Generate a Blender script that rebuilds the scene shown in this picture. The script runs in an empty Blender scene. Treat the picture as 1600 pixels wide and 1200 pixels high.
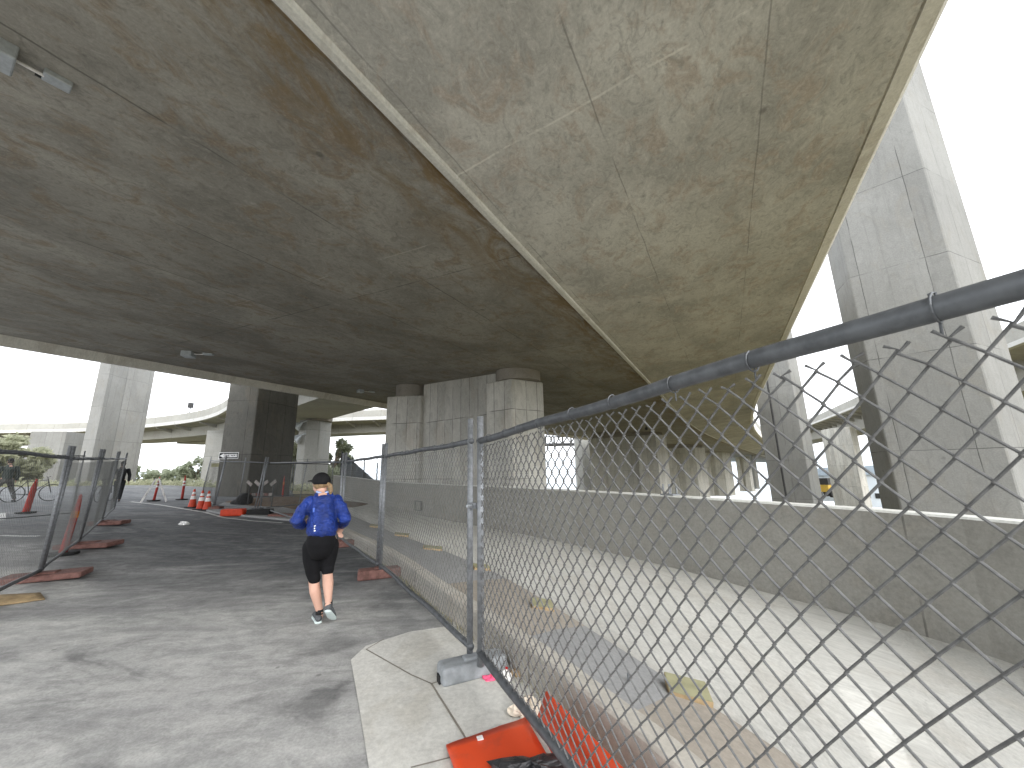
import bpy, bmesh, math, random
from mathutils import Vector, Matrix
R_ = math.radians
sc = bpy.context.scene
C = sc.collection

# ------------------------------------------------------------------ camera, sky, sun, exposure
EYE = Vector((0, 0, 1.6)); FPX = 605.0; PITCH = R_(12.4); ROLL = R_(1.2)
fw = Vector((0, math.cos(PITCH), math.sin(PITCH)))
up0 = Vector((0, -math.sin(PITCH), math.cos(PITCH)))
rt = Vector((1, 0, 0)) * math.cos(ROLL) - up0 * math.sin(ROLL)
up = Vector((1, 0, 0)) * math.sin(ROLL) + up0 * math.cos(ROLL)
cam = bpy.data.cameras.new("camera"); co = bpy.data.objects.new("camera", cam); C.objects.link(co)
m = Matrix((rt, up, -fw)).transposed().to_4x4(); m.translation = EYE; co.matrix_world = m
cam.sensor_width = 36; cam.lens = FPX / 1600 * 36; cam.clip_end = 9000; cam.clip_start = .05
sc.camera = co
cam.dof.use_dof = True; cam.dof.focus_distance = 7; cam.dof.aperture_fstop = 7.0   # the fence wires beside the phone are soft in the photo

SUN_EL, SUN_AZ = 32, 150          # high veiled sun, behind the camera
w = bpy.data.worlds.new("World"); sc.world = w; w.use_nodes = True
nt = w.node_tree; nt.nodes.clear()
sky = nt.nodes.new('ShaderNodeTexSky'); sky.sky_type = 'NISHITA'; sky.sun_disc = False
sky.sun_elevation = R_(SUN_EL); sky.sun_rotation = R_(SUN_AZ); sky.air_density = 1.0; sky.dust_density = 6.0
hs = nt.nodes.new('ShaderNodeHueSaturation'); hs.inputs['Saturation'].default_value = .12
mx = nt.nodes.new('ShaderNodeMix'); mx.data_type = 'RGBA'; mx.inputs[0].default_value = .7
mx.inputs[7].default_value = (9.1, 9.45, 10.0, 1)
bg = nt.nodes.new('ShaderNodeBackground'); bg.inputs[1].default_value = .13
wo = nt.nodes.new('ShaderNodeOutputWorld')
nt.links.new(sky.outputs[0], hs.inputs['Color']); nt.links.new(hs.outputs[0], mx.inputs[6])
nt.links.new(mx.outputs[2], bg.inputs[0]); nt.links.new(bg.outputs[0], wo.inputs[0])
sl = bpy.data.lights.new("sun", 'SUN'); sl.energy = .5; sl.angle = R_(40); sl.color = (1, .98, .96)
so = bpy.data.objects.new("sun", sl); C.objects.link(so)
sd = Vector((math.sin(R_(SUN_AZ)) * math.cos(R_(SUN_EL)), math.cos(R_(SUN_AZ)) * math.cos(R_(SUN_EL)), math.sin(R_(SUN_EL))))
so.rotation_euler = sd.to_track_quat('Z', 'Y').to_euler()
sc.view_settings.view_transform = 'Standard'; sc.view_settings.look = 'None'
sc.view_settings.exposure = 1.42; sc.view_settings.gamma = 1
sc.render.engine = 'CYCLES'
sc.cycles.max_bounces = 8; sc.cycles.diffuse_bounces = 5; sc.cycles.transparent_max_bounces = 16

# ------------------------------------------------------------------ measuring helpers
def ray(x, y): return ((x - 800) * rt - (y - 600) * up + FPX * fw).normalized()
def onz(x, y, z=0.0):
    d = ray(x, y); return EYE + d * ((z - EYE.z) / d.z)
def gz(x, y):
    z = .05 * max(0.0, -x - 6)
    z = min(z, 1.0 + .006 * max(0, -x - 26))
    if x > 4.7 and y > -60: z -= .11 * min(45, math.hypot(x, y)) * min(1, (x - 4.7) / 1.5)
    e = 27 + (4 if x > -12 else 0) + max(0, (-x - 20)) * .25
    if y > e:
        t = y - e; z -= min(13.5, .02 * t * t if t < 8 else 1.28 + (t - 8) * .28)
    return z
def gt(x, y, h=0.0):
    z = 0.0
    for _ in range(30):
        p = onz(x, y, min(z + h, 1.5)); z = .5 * z + .5 * gz(p.x, p.y)
    return Vector((p.x, p.y, gz(p.x, p.y)))
def V(*a): return Vector(a)

# ------------------------------------------------------------------ scene-graph helpers
def tag(o, label=None, cat=None, group=None, kind=None):
    if label: o['label'] = label
    if cat: o['category'] = cat
    if group: o['group'] = group
    if kind: o['kind'] = kind
    return o
def empty(name, loc=(0, 0, 0), label=None, cat=None, group=None, rz=0):
    o = bpy.data.objects.new(name, None); C.objects.link(o); o.location = loc; o.rotation_euler = (0, 0, rz)
    o.empty_display_size = .1
    return tag(o, label, cat, group)
class MB:
    def __init__(s): s.v = []; s.f = []; s.uv = []; s.mi = []
    def face(s, pts, uv=None, mi=0):
        b = len(s.v); s.v += [tuple(p) for p in pts]; s.f.append(tuple(range(b, b + len(pts))))
        s.uv += list(uv) if uv else [(p[0], p[1]) for p in pts]; s.mi.append(mi)
    def box(s, c, d, M=None, mi=0):
        x, y, z = d[0] / 2, d[1] / 2, d[2] / 2; c = Vector(c)
        P = [V(i * x, j * y, k * z) for i in (-1, 1) for j in (-1, 1) for k in (-1, 1)]
        P = [(M @ p if M else p) + c for p in P]
        for q in ((0, 1, 3, 2), (4, 6, 7, 5), (0, 4, 5, 1), (2, 3, 7, 6), (0, 2, 6, 4), (1, 5, 7, 3)):
            a = [P[i] for i in q]
            du = (a[1] - a[0]).length; dv = (a[3] - a[0]).length
            s.face(a, [(0, 0), (du, 0), (du, dv), (0, dv)], mi)
        return s
    def tube(s, pts, r, n=8, cap=True, mi=0):
        pts = [Vector(p) for p in pts]; rs = r if isinstance(r, (list, tuple)) else [r] * len(pts)
        base = len(s.v); U = None; L = 0
        rings = []
        for i, p in enumerate(pts):
            t = (pts[min(i + 1, len(pts) - 1)] - pts[max(i - 1, 0)]).normalized()
            if U is None:
                U = t.cross(V(0, 0, 1)) if abs(t.z) < .95 else t.cross(V(1, 0, 0))
            U = (U - t * U.dot(t)).normalized(); W = t.cross(U)
            rr = rs[i]; ra, rb = rr if isinstance(rr, (tuple, list)) else (rr, rr)
            rings.append([p + U * (ra * math.cos(2 * math.pi * k / n)) + W * (rb * math.sin(2 * math.pi * k / n)) for k in range(n)])
        for ring in rings: s.v += [tuple(q) for q in ring]
        for i in range(len(pts) - 1):
            l2 = L + (pts[i + 1] - pts[i]).length
            for k in range(n):
                a = base + i * n + k; b = base + i * n + (k + 1) % n
                s.f.append((a, b, b + n, a + n)); s.mi.append(mi)
                s.uv += [(k / n, L), ((k + 1) / n, L), ((k + 1) / n, l2), (k / n, l2)]
            L = l2
        if cap:
            s.f.append(tuple(base + k for k in reversed(range(n)))); s.mi.append(mi); s.uv += [(0, 0)] * n
            e = base + (len(pts) - 1) * n
            s.f.append(tuple(e + k for k in range(n))); s.mi.append(mi); s.uv += [(0, 0)] * n
        return s
    def prism(s, poly, z0, z1, mi=0, top=True):
        n = len(poly); u = 0
        z0f = z0 if callable(z0) else (lambda p: z0)
        z1f = z1 if callable(z1) else (lambda p: z1)
        for i in range(n):
            a = Vector(poly[i]).to_2d(); b = Vector(poly[(i + 1) % n]).to_2d(); l = (b - a).length
            s.face([(a.x, a.y, z0f(a)), (b.x, b.y, z0f(b)), (b.x, b.y, z1f(b)), (a.x, a.y, z1f(a))],
                   [(u, z0f(a)), (u + l, z0f(b)), (u + l, z1f(b)), (u, z1f(a))], mi); u += l
        if top:
            s.face([(p[0], p[1], z1f(Vector(p).to_2d())) for p in poly], None, mi)
            s.face([(p[0], p[1], z0f(Vector(p).to_2d())) for p in reversed(poly)], None, mi)
        return s
    def build(s, name, mat, parent=None, smooth=False, mats=None, merge=False, inv=False):
        me = bpy.data.meshes.new(name); me.from_pydata(s.v, [], s.f)
        ul = me.uv_layers.new(name="UVMap")
        flat = []
        for a in s.uv: flat += [a[0], a[1]]
        ul.data.foreach_set("uv", flat)
        for mm in (mats or [mat]): me.materials.append(mm)
        me.polygons.foreach_set("material_index", s.mi)
        if smooth: me.polygons.foreach_set("use_smooth", [True] * len(me.polygons))
        if merge:
            bm = bmesh.new(); bm.from_mesh(me); bmesh.ops.remove_doubles(bm, verts=bm.verts, dist=1e-5)
            bmesh.ops.recalc_face_normals(bm, faces=bm.faces); bm.to_mesh(me); bm.free()
        me.update()
        o = bpy.data.objects.new(name, me); C.objects.link(o)
        if parent is not None: o.parent = parent
        return o
def bevel(o, w, seg=2):
    b = o.modifiers.new('bevel', 'BEVEL'); b.width = w; b.segments = seg; b.limit_method = 'ANGLE'; b.angle_limit = R_(40)
    return o
def blob(name, mb, mat, parent, vox=.012, sm=4):
    o = mb.build(name, mat, parent, smooth=True)
    r = o.modifiers.new('remesh', 'REMESH'); r.mode = 'VOXEL'; r.voxel_size = vox; r.use_smooth_shade = True
    if sm:
        s = o.modifiers.new('smooth', 'SMOOTH'); s.factor = .5; s.iterations = sm
    return o
def ball(mb, c, r, M=None, seg=12, rings=8):
    c = Vector(c); r = (r, r, r) if not isinstance(r, (tuple, list)) else r
    pt = lambda i, j: c + (M or Matrix.Identity(3)) @ V(r[0] * math.sin(math.pi * i / rings) * math.cos(2 * math.pi * j / seg), r[1] * math.sin(math.pi * i / rings) * math.sin(2 * math.pi * j / seg), r[2] * math.cos(math.pi * i / rings))
    base = len(mb.v)
    mb.v += [tuple(pt(0, 0))]
    for i in range(1, rings):
        for j in range(seg): mb.v.append(tuple(pt(i, j)))
    mb.v.append(tuple(pt(rings, 0))); last = len(mb.v) - 1
    def add(f): mb.f.append(f); mb.mi.append(0); mb.uv.extend([(0, 0)] * len(f))
    for j in range(seg):
        j2 = (j + 1) % seg
        add((base, base + 1 + j, base + 1 + j2))
        for i in range(rings - 2):
            a = base + 1 + i * seg
            add((a + j, a + seg + j, a + seg + j2, a + j2))
        a = base + 1 + (rings - 2) * seg
        add((a + j, last, a + j2))
    return mb
def limb(mb, pts, rs, n=14):
    """a tapered limb with rounded ends"""
    pts = [Vector(p) for p in pts]; f = lambda r, k: tuple(q * k for q in r) if isinstance(r, (tuple, list)) else r * k
    mn = lambda r: min(r) if isinstance(r, (tuple, list)) else r
    a = (pts[0] - pts[1]).normalized(); b = (pts[-1] - pts[-2]).normalized()
    P = [pts[0] + a * mn(rs[0]) * .8, pts[0] + a * mn(rs[0]) * .5] + pts + [pts[-1] + b * mn(rs[-1]) * .5, pts[-1] + b * mn(rs[-1]) * .8]
    Q = [f(rs[0], .25), f(rs[0], .8)] + list(rs) + [f(rs[-1], .8), f(rs[-1], .25)]
    mb.tube(P, Q, n); return mb

# ------------------------------------------------------------------ material helpers
class NM:
    def __init__(s, name, rough=.85, metal=0, spec=.3):
        s.m = bpy.data.materials.new(name); s.m.use_nodes = True; s.t = s.m.node_tree
        s.b = s.t.nodes['Principled BSDF']; s.b.inputs['Roughness'].default_value = rough
        s.b.inputs['Metallic'].default_value = metal; s.b.inputs['Specular IOR Level'].default_value = spec
        s.tc = s.t.nodes.new('ShaderNodeTexCoord')
    def n(s, typ, **k):
        o = s.t.nodes.new(typ)
        for a, v in k.items(): setattr(o, a, v)
        return o
    def put(s, inp, v):
        if isinstance(v, bpy.types.NodeSocket): s.t.links.new(v, inp)
        elif v is not None: inp.default_value = (*v, 1) if isinstance(v, tuple) and len(v) == 3 and inp.type == 'RGBA' else v
    def mapv(s, src='Object', scale=(1, 1, 1), rot=(0, 0, 0), loc=(0, 0, 0)):
        o = s.n('ShaderNodeMapping'); s.put(o.inputs[0], s.tc.outputs[src] if isinstance(src, str) else src)
        o.inputs['Scale'].default_value = scale; o.inputs['Rotation'].default_value = rot; o.inputs['Location'].default_value = loc
        return o.outputs[0]
    def noise(s, v, scale, detail=4, rough=.55, dist=0):
        o = s.n('ShaderNodeTexNoise'); s.put(o.inputs['Vector'], v); o.inputs['Scale'].default_value = scale
        o.inputs['Detail'].default_value = detail; o.inputs['Roughness'].default_value = rough; o.inputs['Distortion'].default_value = dist
        return o.outputs[0]
    def vor(s, v, scale, feature='F1', rnd=1):
        o = s.n('ShaderNodeTexVoronoi', feature=feature); s.put(o.inputs['Vector'], v); o.inputs['Scale'].default_value = scale
        o.inputs['Randomness'].default_value = rnd; return o
    def white(s, v):
        o = s.n('ShaderNodeTexWhiteNoise', noise_dimensions='3D'); s.put(o.inputs['Vector'], v); return o.outputs['Value']
    def math(s, op, a, b=None, c=None, clamp=False):
        o = s.n('ShaderNodeMath', operation=op, use_clamp=clamp); s.put(o.inputs[0], a)
        if b is not None: s.put(o.inputs[1], b)
        if c is not None: s.put(o.inputs[2], c)
        return o.outputs[0]
    def mr(s, v, a, b, c=0., d=1.):
        o = s.n('ShaderNodeMapRange', interpolation_type='SMOOTHSTEP'); s.put(o.inputs[0], v)
        for i, x in zip((1, 2, 3, 4), (a, b, c, d)): o.inputs[i].default_value = x
        return o.outputs[0]
    def mix(s, f, a, b, mode='MIX'):
        o = s.n('ShaderNodeMix', data_type='RGBA', blend_type=mode); s.put(o.inputs[0], f); s.put(o.inputs[6], a); s.put(o.inputs[7], b)
        return o.outputs[2]
    def sep(s, v):
        o = s.n('ShaderNodeSeparateXYZ'); s.put(o.inputs[0], v); return o.outputs
    def comb(s, x, y, z=0.):
        o = s.n('ShaderNodeCombineXYZ'); s.put(o.inputs[0], x); s.put(o.inputs[1], y); s.put(o.inputs[2], z); return o.outputs[0]
    def bump(s, h, strength=.3, dist=.02):
        o = s.n('ShaderNodeBump'); o.inputs['Strength'].default_value = strength; o.inputs['Distance'].default_value = dist
        s.put(o.inputs['Height'], h); s.put(s.b.inputs['Normal'], o.outputs[0]); return s
    def col(s, v): s.put(s.b.inputs['Base Color'], v); return s
    def line(s, x, period, width, off=0.0):
        """1 on lines every `period` along x"""
        a = s.math('ADD', x, off + 1000 * period); a = s.math('MODULO', a, period)
        a = s.math('SUBTRACT', a, period / 2); a = s.math('ABSOLUTE', a); a = s.math('SUBTRACT', period / 2, a)
        return s.mr(a, width * .5, width, 1., 0.)
def plain(name, col, rough=.6, metal=0, var=.15, scale=8, bump=0, src='Object', spec=.3):
    k = NM(name, rough, metal, spec); v = k.mapv(src)
    f = k.noise(v, scale, 5, .6); f = k.mr(f, .3, .7)
    k.col(k.mix(f, tuple(c * (1 - var) for c in col), tuple(min(1, c * (1 + var)) for c in col)))
    if bump: k.bump(k.noise(v, scale * 4, 5, .6), bump, .01)
    return k.m
def concrete(name, base=(.33, .325, .29), du=0, dv=0, lw=.012, stretch=(1, 1, 1), src='UV', amp=1., warm=(.30, .25, .19), rough=.85,
             stain=None, panel=.1, spots=1., seedloc=(0, 0, 0), offu=0, offv=0, mottle=.9, joint_dark=.45, seam=0, runs=0, cool=(.30, .31, .30)):
    k = NM(name, rough, 0, .25); uv = k.mapv(src, loc=seedloc); s = k.sep(uv)
    st = k.mapv(uv, stretch)
    big = k.mr(k.noise(st, .35 * mottle, 4, .6, .6), .3, .7)
    mid = k.mr(k.noise(st, 1.1 * mottle, 9, .72, 1.0), .30, .70)
    mid2 = k.mr(k.noise(k.mapv(uv, tuple(a * 1.3 for a in stretch), loc=(7, 3, 1)), 2.7 * mottle, 9, .75, 1.6), .33, .67)
    fine = k.mr(k.noise(uv, 26, 6, .75), .3, .7)
    dk = tuple(c * (1 - .20 * amp) for c in base); lt = tuple(min(1, c * (1 + .15 * amp)) for c in base)
    c = k.mix(big, dk, lt)
    c = k.mix(k.math('MULTIPLY', k.mr(mid, .5, 1.), .65 * amp), c, warm)
    c = k.mix(k.math('MULTIPLY', k.mr(mid2, .5, 0.), .42 * amp), c, tuple(x * .58 for x in base))
    c = k.mix(k.math('MULTIPLY', k.mr(mid2, .6, 1.), .30 * amp), c, tuple(min(1, x * 1.3) for x in base))
    gn = k.mr(k.noise(st, 1.9, 7, .75, 2.5), .57, .70)
    c = k.mix(k.math('MULTIPLY', gn, .30 * amp), c, tuple(min(1, x * 1.5) for x in base))
    f2 = k.mix(fine, (.88, .88, .88), (1.10, 1.10, 1.10)); c = k.mix(1., c, f2, 'MULTIPLY')
    h = k.math('MULTIPLY', fine, .35)
    if runs:   # rain streaks down the faces
        rn_ = k.mr(k.noise(k.mapv(uv, (5., .16, 1.)), 1.6, 6, .7, .3), .52, .72)
        c = k.mix(k.math('MULTIPLY', rn_, runs), c, tuple(x * .5 for x in base))
    if seam:   # pale laitance seams across the span
        sm = k.line(k.math('ADD', s[0], k.math('MULTIPLY', k.math('SUBTRACT', k.noise(uv, .9, 4), .5), .10)), seam, .02, 1.1)
        sm = k.math('MULTIPLY', sm, k.mr(k.noise(uv, 1.5, 5, .7), .45, .6))
        c = k.mix(k.math('MULTIPLY', sm, .42), c, tuple(min(1, x * 1.7) for x in base))
    if panel and du and dv:
        cu = k.math('FLOOR', k.math('DIVIDE', k.math('ADD', s[0], offu), du)); cv = k.math('FLOOR', k.math('DIVIDE', k.math('ADD', s[1], offv), dv))
        wn = k.white(k.comb(cu, cv, 3.1))
        c = k.mix(1., c, k.mix(wn, (1 - panel,) * 3, (1 + panel,) * 3), 'MULTIPLY')
    if spots:
        if src == 'UV' and spots >= 1:
            vh = k.vor(k.mapv(uv, (1.1, .8, 1.)), 1.35, rnd=.55); sh = k.math('MULTIPLY', k.mr(vh.outputs['Distance'], .035, .06, 1., 0.), k.math('GREATER_THAN', k.sep(vh.outputs['Color'])[2], .4))
            c = k.mix(k.math('MULTIPLY', sh, .55), c, tuple(x * .3 for x in base))
        vo = k.vor(uv, 1.1); d = k.math('ADD', vo.outputs['Distance'], k.math('MULTIPLY', k.noise(uv, 9, 3), .1))
        rr = k.math('GREATER_THAN', k.sep(vo.outputs['Color'])[0], .45)
        sp = k.math('MULTIPLY', k.mr(d, .075, .13, 1., 0.), rr)
        c = k.mix(k.math('MULTIPLY', sp, .6 * spots), c, tuple(x * .3 for x in base))
        vo2 = k.vor(uv, 5.); sp2 = k.math('MULTIPLY', k.mr(vo2.outputs['Distance'], .05, .12, 1., 0.), k.math('GREATER_THAN', k.sep(vo2.outputs['Color'])[1], .7))
        c = k.mix(k.math('MULTIPLY', sp2, .4 * spots), c, tuple(x * .4 for x in base)); h = k.math('SUBTRACT', h, k.math('MULTIPLY', sp, .6))
    if du or dv:
        wob = k.math('MULTIPLY', k.math('SUBTRACT', k.noise(uv, 1.3, 3), .5), .05)
        ln = None
        if du: ln = k.line(k.math('ADD', s[0], wob), du, lw, offu)
        if dv:
            l2 = k.line(k.math('ADD', s[1], wob), dv, lw, offv); ln = l2 if ln is None else k.math('MAXIMUM', ln, l2)
        br = k.mr(k.noise(uv, .8, 3), .36, .55)
        ln = k.math('MULTIPLY', ln, br)
        c = k.mix(k.math('MULTIPLY', ln, joint_dark * 1.5), c, tuple(x * .3 for x in base)); h = k.math('SUBTRACT', h, ln)
    if stain:
        v0, v1 = stain   # water stain along one edge, v0 strongest
        a = k.mr(s[1], v0, v1, 1., 0.)
        a = k.math('MULTIPLY', a, k.mr(k.noise(k.mapv(uv, (.35, 1., 1.)), 1.5, 7, .72, 1.5), .40, .62))
        c = k.mix(k.math('MULTIPLY', a, .8), c, (.19, .125, .05))
        a2 = k.math('MULTIPLY', k.mr(s[1], v0, v0 - .35, 1., 0.), k.mr(k.noise(k.mapv(uv, (.6, 2., 1.)), 3., 6, .7, 1.), .42, .60))
        c = k.mix(k.math('MULTIPLY', a2, .75), c, (.11, .065, .022))
    k.col(c); k.bump(h, .35, .012)
    return k.m

M = {}
M['soffit_l'] = concrete('soffit_concrete', (.29, .276, .242), 6.1, 2.44, .018, (.8, 1, 1), amp=1.25, stain=(-2.95, -4.6), warm=(.235, .185, .13), offv=.6, panel=.06, mottle=1.5, seam=6.1)  # shade deep under the deck is put into this darker colour
M['soffit_r'] = concrete('overhang_concrete', (.50, .487, .448), 0, 1.83, .012, (.7, 1, 1), amp=1.25, warm=(.43, .365, .305), offv=.9, panel=0, mottle=1.7, seam=4.9, joint_dark=.32)  # light from the open side is put into this lighter colour
M['edge'] = concrete('edge_concrete', (.70, .68, .62), 0, 0, amp=.5, spots=0)  # paler than the soffit; light on the deck edges is put into the colour
M['strip'] = concrete('pale_grout_strip', (.62, .61, .56), 0, 0, amp=.4, spots=0)
M['column'] = concrete('column_concrete', (.225, .225, .213), 1.55, 2.95, .014, (1, .6, 1), amp=.55, warm=(.21, .195, .165), panel=.05, spots=.5, runs=.35, joint_dark=.55)
M['column_dark'] = concrete('shaded_column_concrete', (.13, .126, .112), 1.2, 3.0, .02, (1, .5, 1), amp=.8, warm=(.17, .15, .12), runs=.35, panel=.06, spots=.5)  # shade from the decks is put into the column's dark colour
M['column_pale'] = concrete('pale_column_concrete', (.29, .29, .273), 2.2, 3.0, .03, (1, .6, 1), amp=.5, warm=(.27, .25, .21), runs=.3, panel=.04, spots=.4)
M['pier'] = concrete('pier_concrete', (.50, .49, .45), .58, 2.9, .02, (1, .5, 1), amp=.9, warm=(.41, .37, .31), panel=.09, runs=.3, spots=.5, offv=1.6, joint_dark=.6)
M['drum'] = concrete('bearing_concrete', (.27, .25, .22), 0, 0, amp=.8, spots=0)
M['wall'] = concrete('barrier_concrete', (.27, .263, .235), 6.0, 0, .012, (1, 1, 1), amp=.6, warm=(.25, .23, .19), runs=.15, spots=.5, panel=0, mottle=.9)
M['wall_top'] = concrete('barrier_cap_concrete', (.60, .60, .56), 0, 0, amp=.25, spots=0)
M['slab'] = concrete('channel_concrete', (.52, .512, .475), 0, 0, amp=.65, warm=(.43, .40, .35), spots=.25)
M['strip_brown'] = concrete('fresh_apron_concrete', (.33, .295, .25), 0, 0, amp=.5, warm=(.28, .24, .19), spots=.3)
M['strip_grey'] = concrete('grey_apron_concrete', (.29, .29, .288), 0, 0, amp=.4, warm=(.27, .265, .25), spots=.3)
M['curb'] = concrete('curb_concrete', (.40, .375, .33), 2.9, 0, .02, amp=.6, warm=(.33, .28, .22), spots=.5, panel=0)
M['walk'] = concrete('sidewalk_concrete', (.56, .55, .51), 0, 0, amp=.6, src='Object', warm=(.38, .35, .29), spots=.5)
M['viaduct'] = concrete('viaduct_concrete', (.35, .345, .315), 4, 0, .03, amp=.5, spots=0, warm=(.29, .26, .21), panel=0)
M['viaduct_white'] = concrete('parapet_concrete', (.55, .55, .53), 5, 0, .04, amp=.25, spots=0, panel=0)
M['steel'] = plain('galvanised_steel', (.21, .22, .23), .5, .45, .2, 30, .05)
M['rail'] = plain('dull_galvanised_tube', (.10, .106, .112), .5, .3, .25, 14, .05)
M['wire'] = plain('galvanised_wire', (.125, .125, .122), .65, .1, .25, 40)
M['wire_l'] = plain('weathered_wire', (.14, .145, .14), .7, .0, .2, 40)
M['dark_metal'] = plain('dark_metal', (.05, .05, .05), .5, .5)
M['galv_box'] = plain('galvanised_box', (.42, .45, .47), .5, .4, .12, 20)
M['orange'] = None
M['red_plastic'] = plain('red_orange_plastic', (.34, .028, .018), .5, 0, .2, 12)
M['amber'] = plain('amber_sheeting', (.50, .16, .02), .5, 0, .2, 12)
M['cone_orange'] = plain('cone_orange', (.50, .05, .018), .5, 0, .1, 10)
M['dirty_grey'] = plain('dirty_grey_sheeting', (.30, .27, .25), .7, 0, .2, 6)
M['reflective'] = plain('reflective_white', (.72, .70, .68), .4, 0, .1, 20)
M['rubber'] = plain('black_rubber', (.018, .018, .018), .8, 0, .2, 20)
M['foot_grey'] = plain('grey_plastic_foot', (.25, .265, .275), .6, 0, .2, 9, .3)
M['foot_red'] = plain('faded_red_foot', (.165, .085, .072), .8, 0, .3, 14, .4)
M['wood'] = plain('plywood', (.34, .25, .14), .8, 0, .25, 12, .2)
M['wood_green'] = plain('coated_plywood_face', (.25, .24, .145), .7, 0, .15, 9)
M['paint'] = plain('worn_road_paint', (.50, .50, .48), .8, 0, .25, 6)

# ================================================================== SETTING
# ---- terrain
def grid(name, xs, ys, zf, mat, uvs=1.0, **kw):
    mb = MB(); nx = len(xs)
    for y in ys:
        for x in xs: mb.v.append((x, y, zf(x, y)))
    for j in range(len(ys) - 1):
        for i in range(nx - 1):
            a = j * nx + i; mb.f.append((a, a + 1, a + 1 + nx, a + nx)); mb.mi.append(0)
            mb.uv += [(xs[i], ys[j]), (xs[i + 1], ys[j]), (xs[i + 1], ys[j + 1]), (xs[i], ys[j + 1])]
    return mb.build(name, mat, smooth=True, **kw)
def lin(a, b, n): return [a + (b - a) * i / (n - 1) for i in range(n)]
k = NM('earth_and_grass', .95); v = k.mapv('Object')
a = k.mr(k.noise(v, .25, 6, .65), .35, .65); b = k.mr(k.noise(v, 3, 6, .7), .3, .7)
k.col(k.mix(a, k.mix(b, (.09, .10, .035), (.19, .17, .07)), k.mix(b, (.15, .12, .075), (.23, .19, .12)))); k.bump(k.noise(v, 14, 5), .6, .05)
M['earth'] = k.m
xs = lin(-140, -30, 40)[:-1] + lin(-30, 30, 61)[:-1] + lin(30, 200, 35)
ys = lin(-60, -5, 12)[:-1] + lin(-5, 45, 51)[:-1] + lin(45, 400, 72)
ground = grid('ground', xs, ys, lambda x, y: gz(x, y) - .04 - (.10 if x > -1 and y < 30 else 0), M['earth']); tag(ground, kind='structure')

# ---- road (asphalt, dusty where the works are)
curb_line = [(1.2, -8), (1.2, .9), (.85, 1.8), (.62, 2.33), (.30, 2.95), (.16, 3.22), (-.10, 3.66), (-.49, 4.30), (-.95, 5.05), (-1.33, 5.70), (-1.73, 6.40), (-2.3, 7.3), (-2.95, 8.25), (-3.5, 9.0), (-4.30, 10.1), (-5.2, 11.2), (-6.1, 12.9), (-7.2, 14.6), (-8.6, 16.2)]
def curb_x(y):
    for (x0, y0), (x1, y1) in zip(curb_line, curb_line[1:]):
        if y0 <= y <= y1: return x0 + (x1 - x0) * (y - y0) / (y1 - y0)
    return curb_line[-1][0] - (y - curb_line[-1][1]) * .6
k = NM('asphalt', .82, 0, .3); v = k.mapv('Object'); s = k.sep(v)
big = k.noise(v, .35, 5, .6, .8); sw = k.noise(k.mapv(v, (.55, 1.7, 1), (0, 0, R_(-20))), 1.1, 7, .7, 1.6); fn = k.noise(v, 45, 4, .75); med = k.noise(v, 6, 6, .7, .5)
# pale dust at the near end, brighter light painted in too; darker further on
dist = k.math('ADD', s[1], k.math('ADD', k.math('MULTIPLY', s[0], .32), k.math('MULTIPLY', k.math('SUBTRACT', big, .5), 4.5)))
dust = k.mr(dist, 2.4, 6.8, 1., 0.)
d2 = k.math('MULTIPLY', k.mr(sw, .45, .72), .36)
st2 = k.mr(k.noise(k.mapv(v, (.6, 1.9, 1), (0, 0, R_(-14))), 1.1, 9, .72, 1.6), .36, .66)
df = k.math('ADD', k.math('MULTIPLY', dust, k.math('ADD', .62, k.math('MULTIPLY', st2, .38))), d2, clamp=True)
c = k.mix(df, k.mix(k.mr(med, .3, .7), (.074, .078, .082), (.128, .133, .138)), k.mix(k.mr(med, .3, .7), (.38, .375, .36), (.49, .485, .465)))
brd = k.mr(k.noise(k.mapv(v, (.35, .8, 1), (0, 0, R_(-16))), .55, 4, .6, 1.4), .35, .65)
c = k.mix(1., c, k.mix(brd, (.78, .78, .79), (1.14, 1.14, 1.13)), 'MULTIPLY')
oil = k.mr(k.noise(k.mapv(v, (.6, 1.2, 1)), .8, 5, .65, 1.), .56, .70)
c = k.mix(k.math('MULTIPLY', oil, .55), c, (.055, .055, .057))
c = k.mix(1., c, k.mix(k.mr(fn, .25, .75), (.84, .84, .84), (1.14, 1.14, 1.14)), 'MULTIPLY')
vo = k.vor(v, 2.1); gum = k.math('MULTIPLY', k.mr(vo.outputs['Distance'], .03, .055, 1., 0.), k.math('GREATER_THAN', k.sep(vo.outputs['Color'])[0], .6))
c = k.mix(k.math('MULTIPLY', gum, .4), c, (.04, .04, .04))
k.col(c); k.bump(k.math('ADD', fn, k.math('MULTIPLY', med, 1.2)), .4, .010); M['asphalt'] = k.m
mb = MB(); ysr = lin(-8, 31, 118); n = 40; rows = []
for y in ysr:
    xr_ = curb_x(y) + .08; xl = -60
    xs_ = [xl + (xr_ - xl) * (1 - (1 - i / n) ** 1.6) for i in range(n + 1)]
    rows.append([(x, y, gz(x, y) + (0 if y < 30 else -.2)) for x in xs_])
for r0, r1 in zip(rows, rows[1:]):
    for i in range(n): mb.face([r0[i], r0[i + 1], r1[i + 1], r1[i]])
road = mb.build('road', M['asphalt'], smooth=True, merge=True); tag(road, kind='structure')

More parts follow.
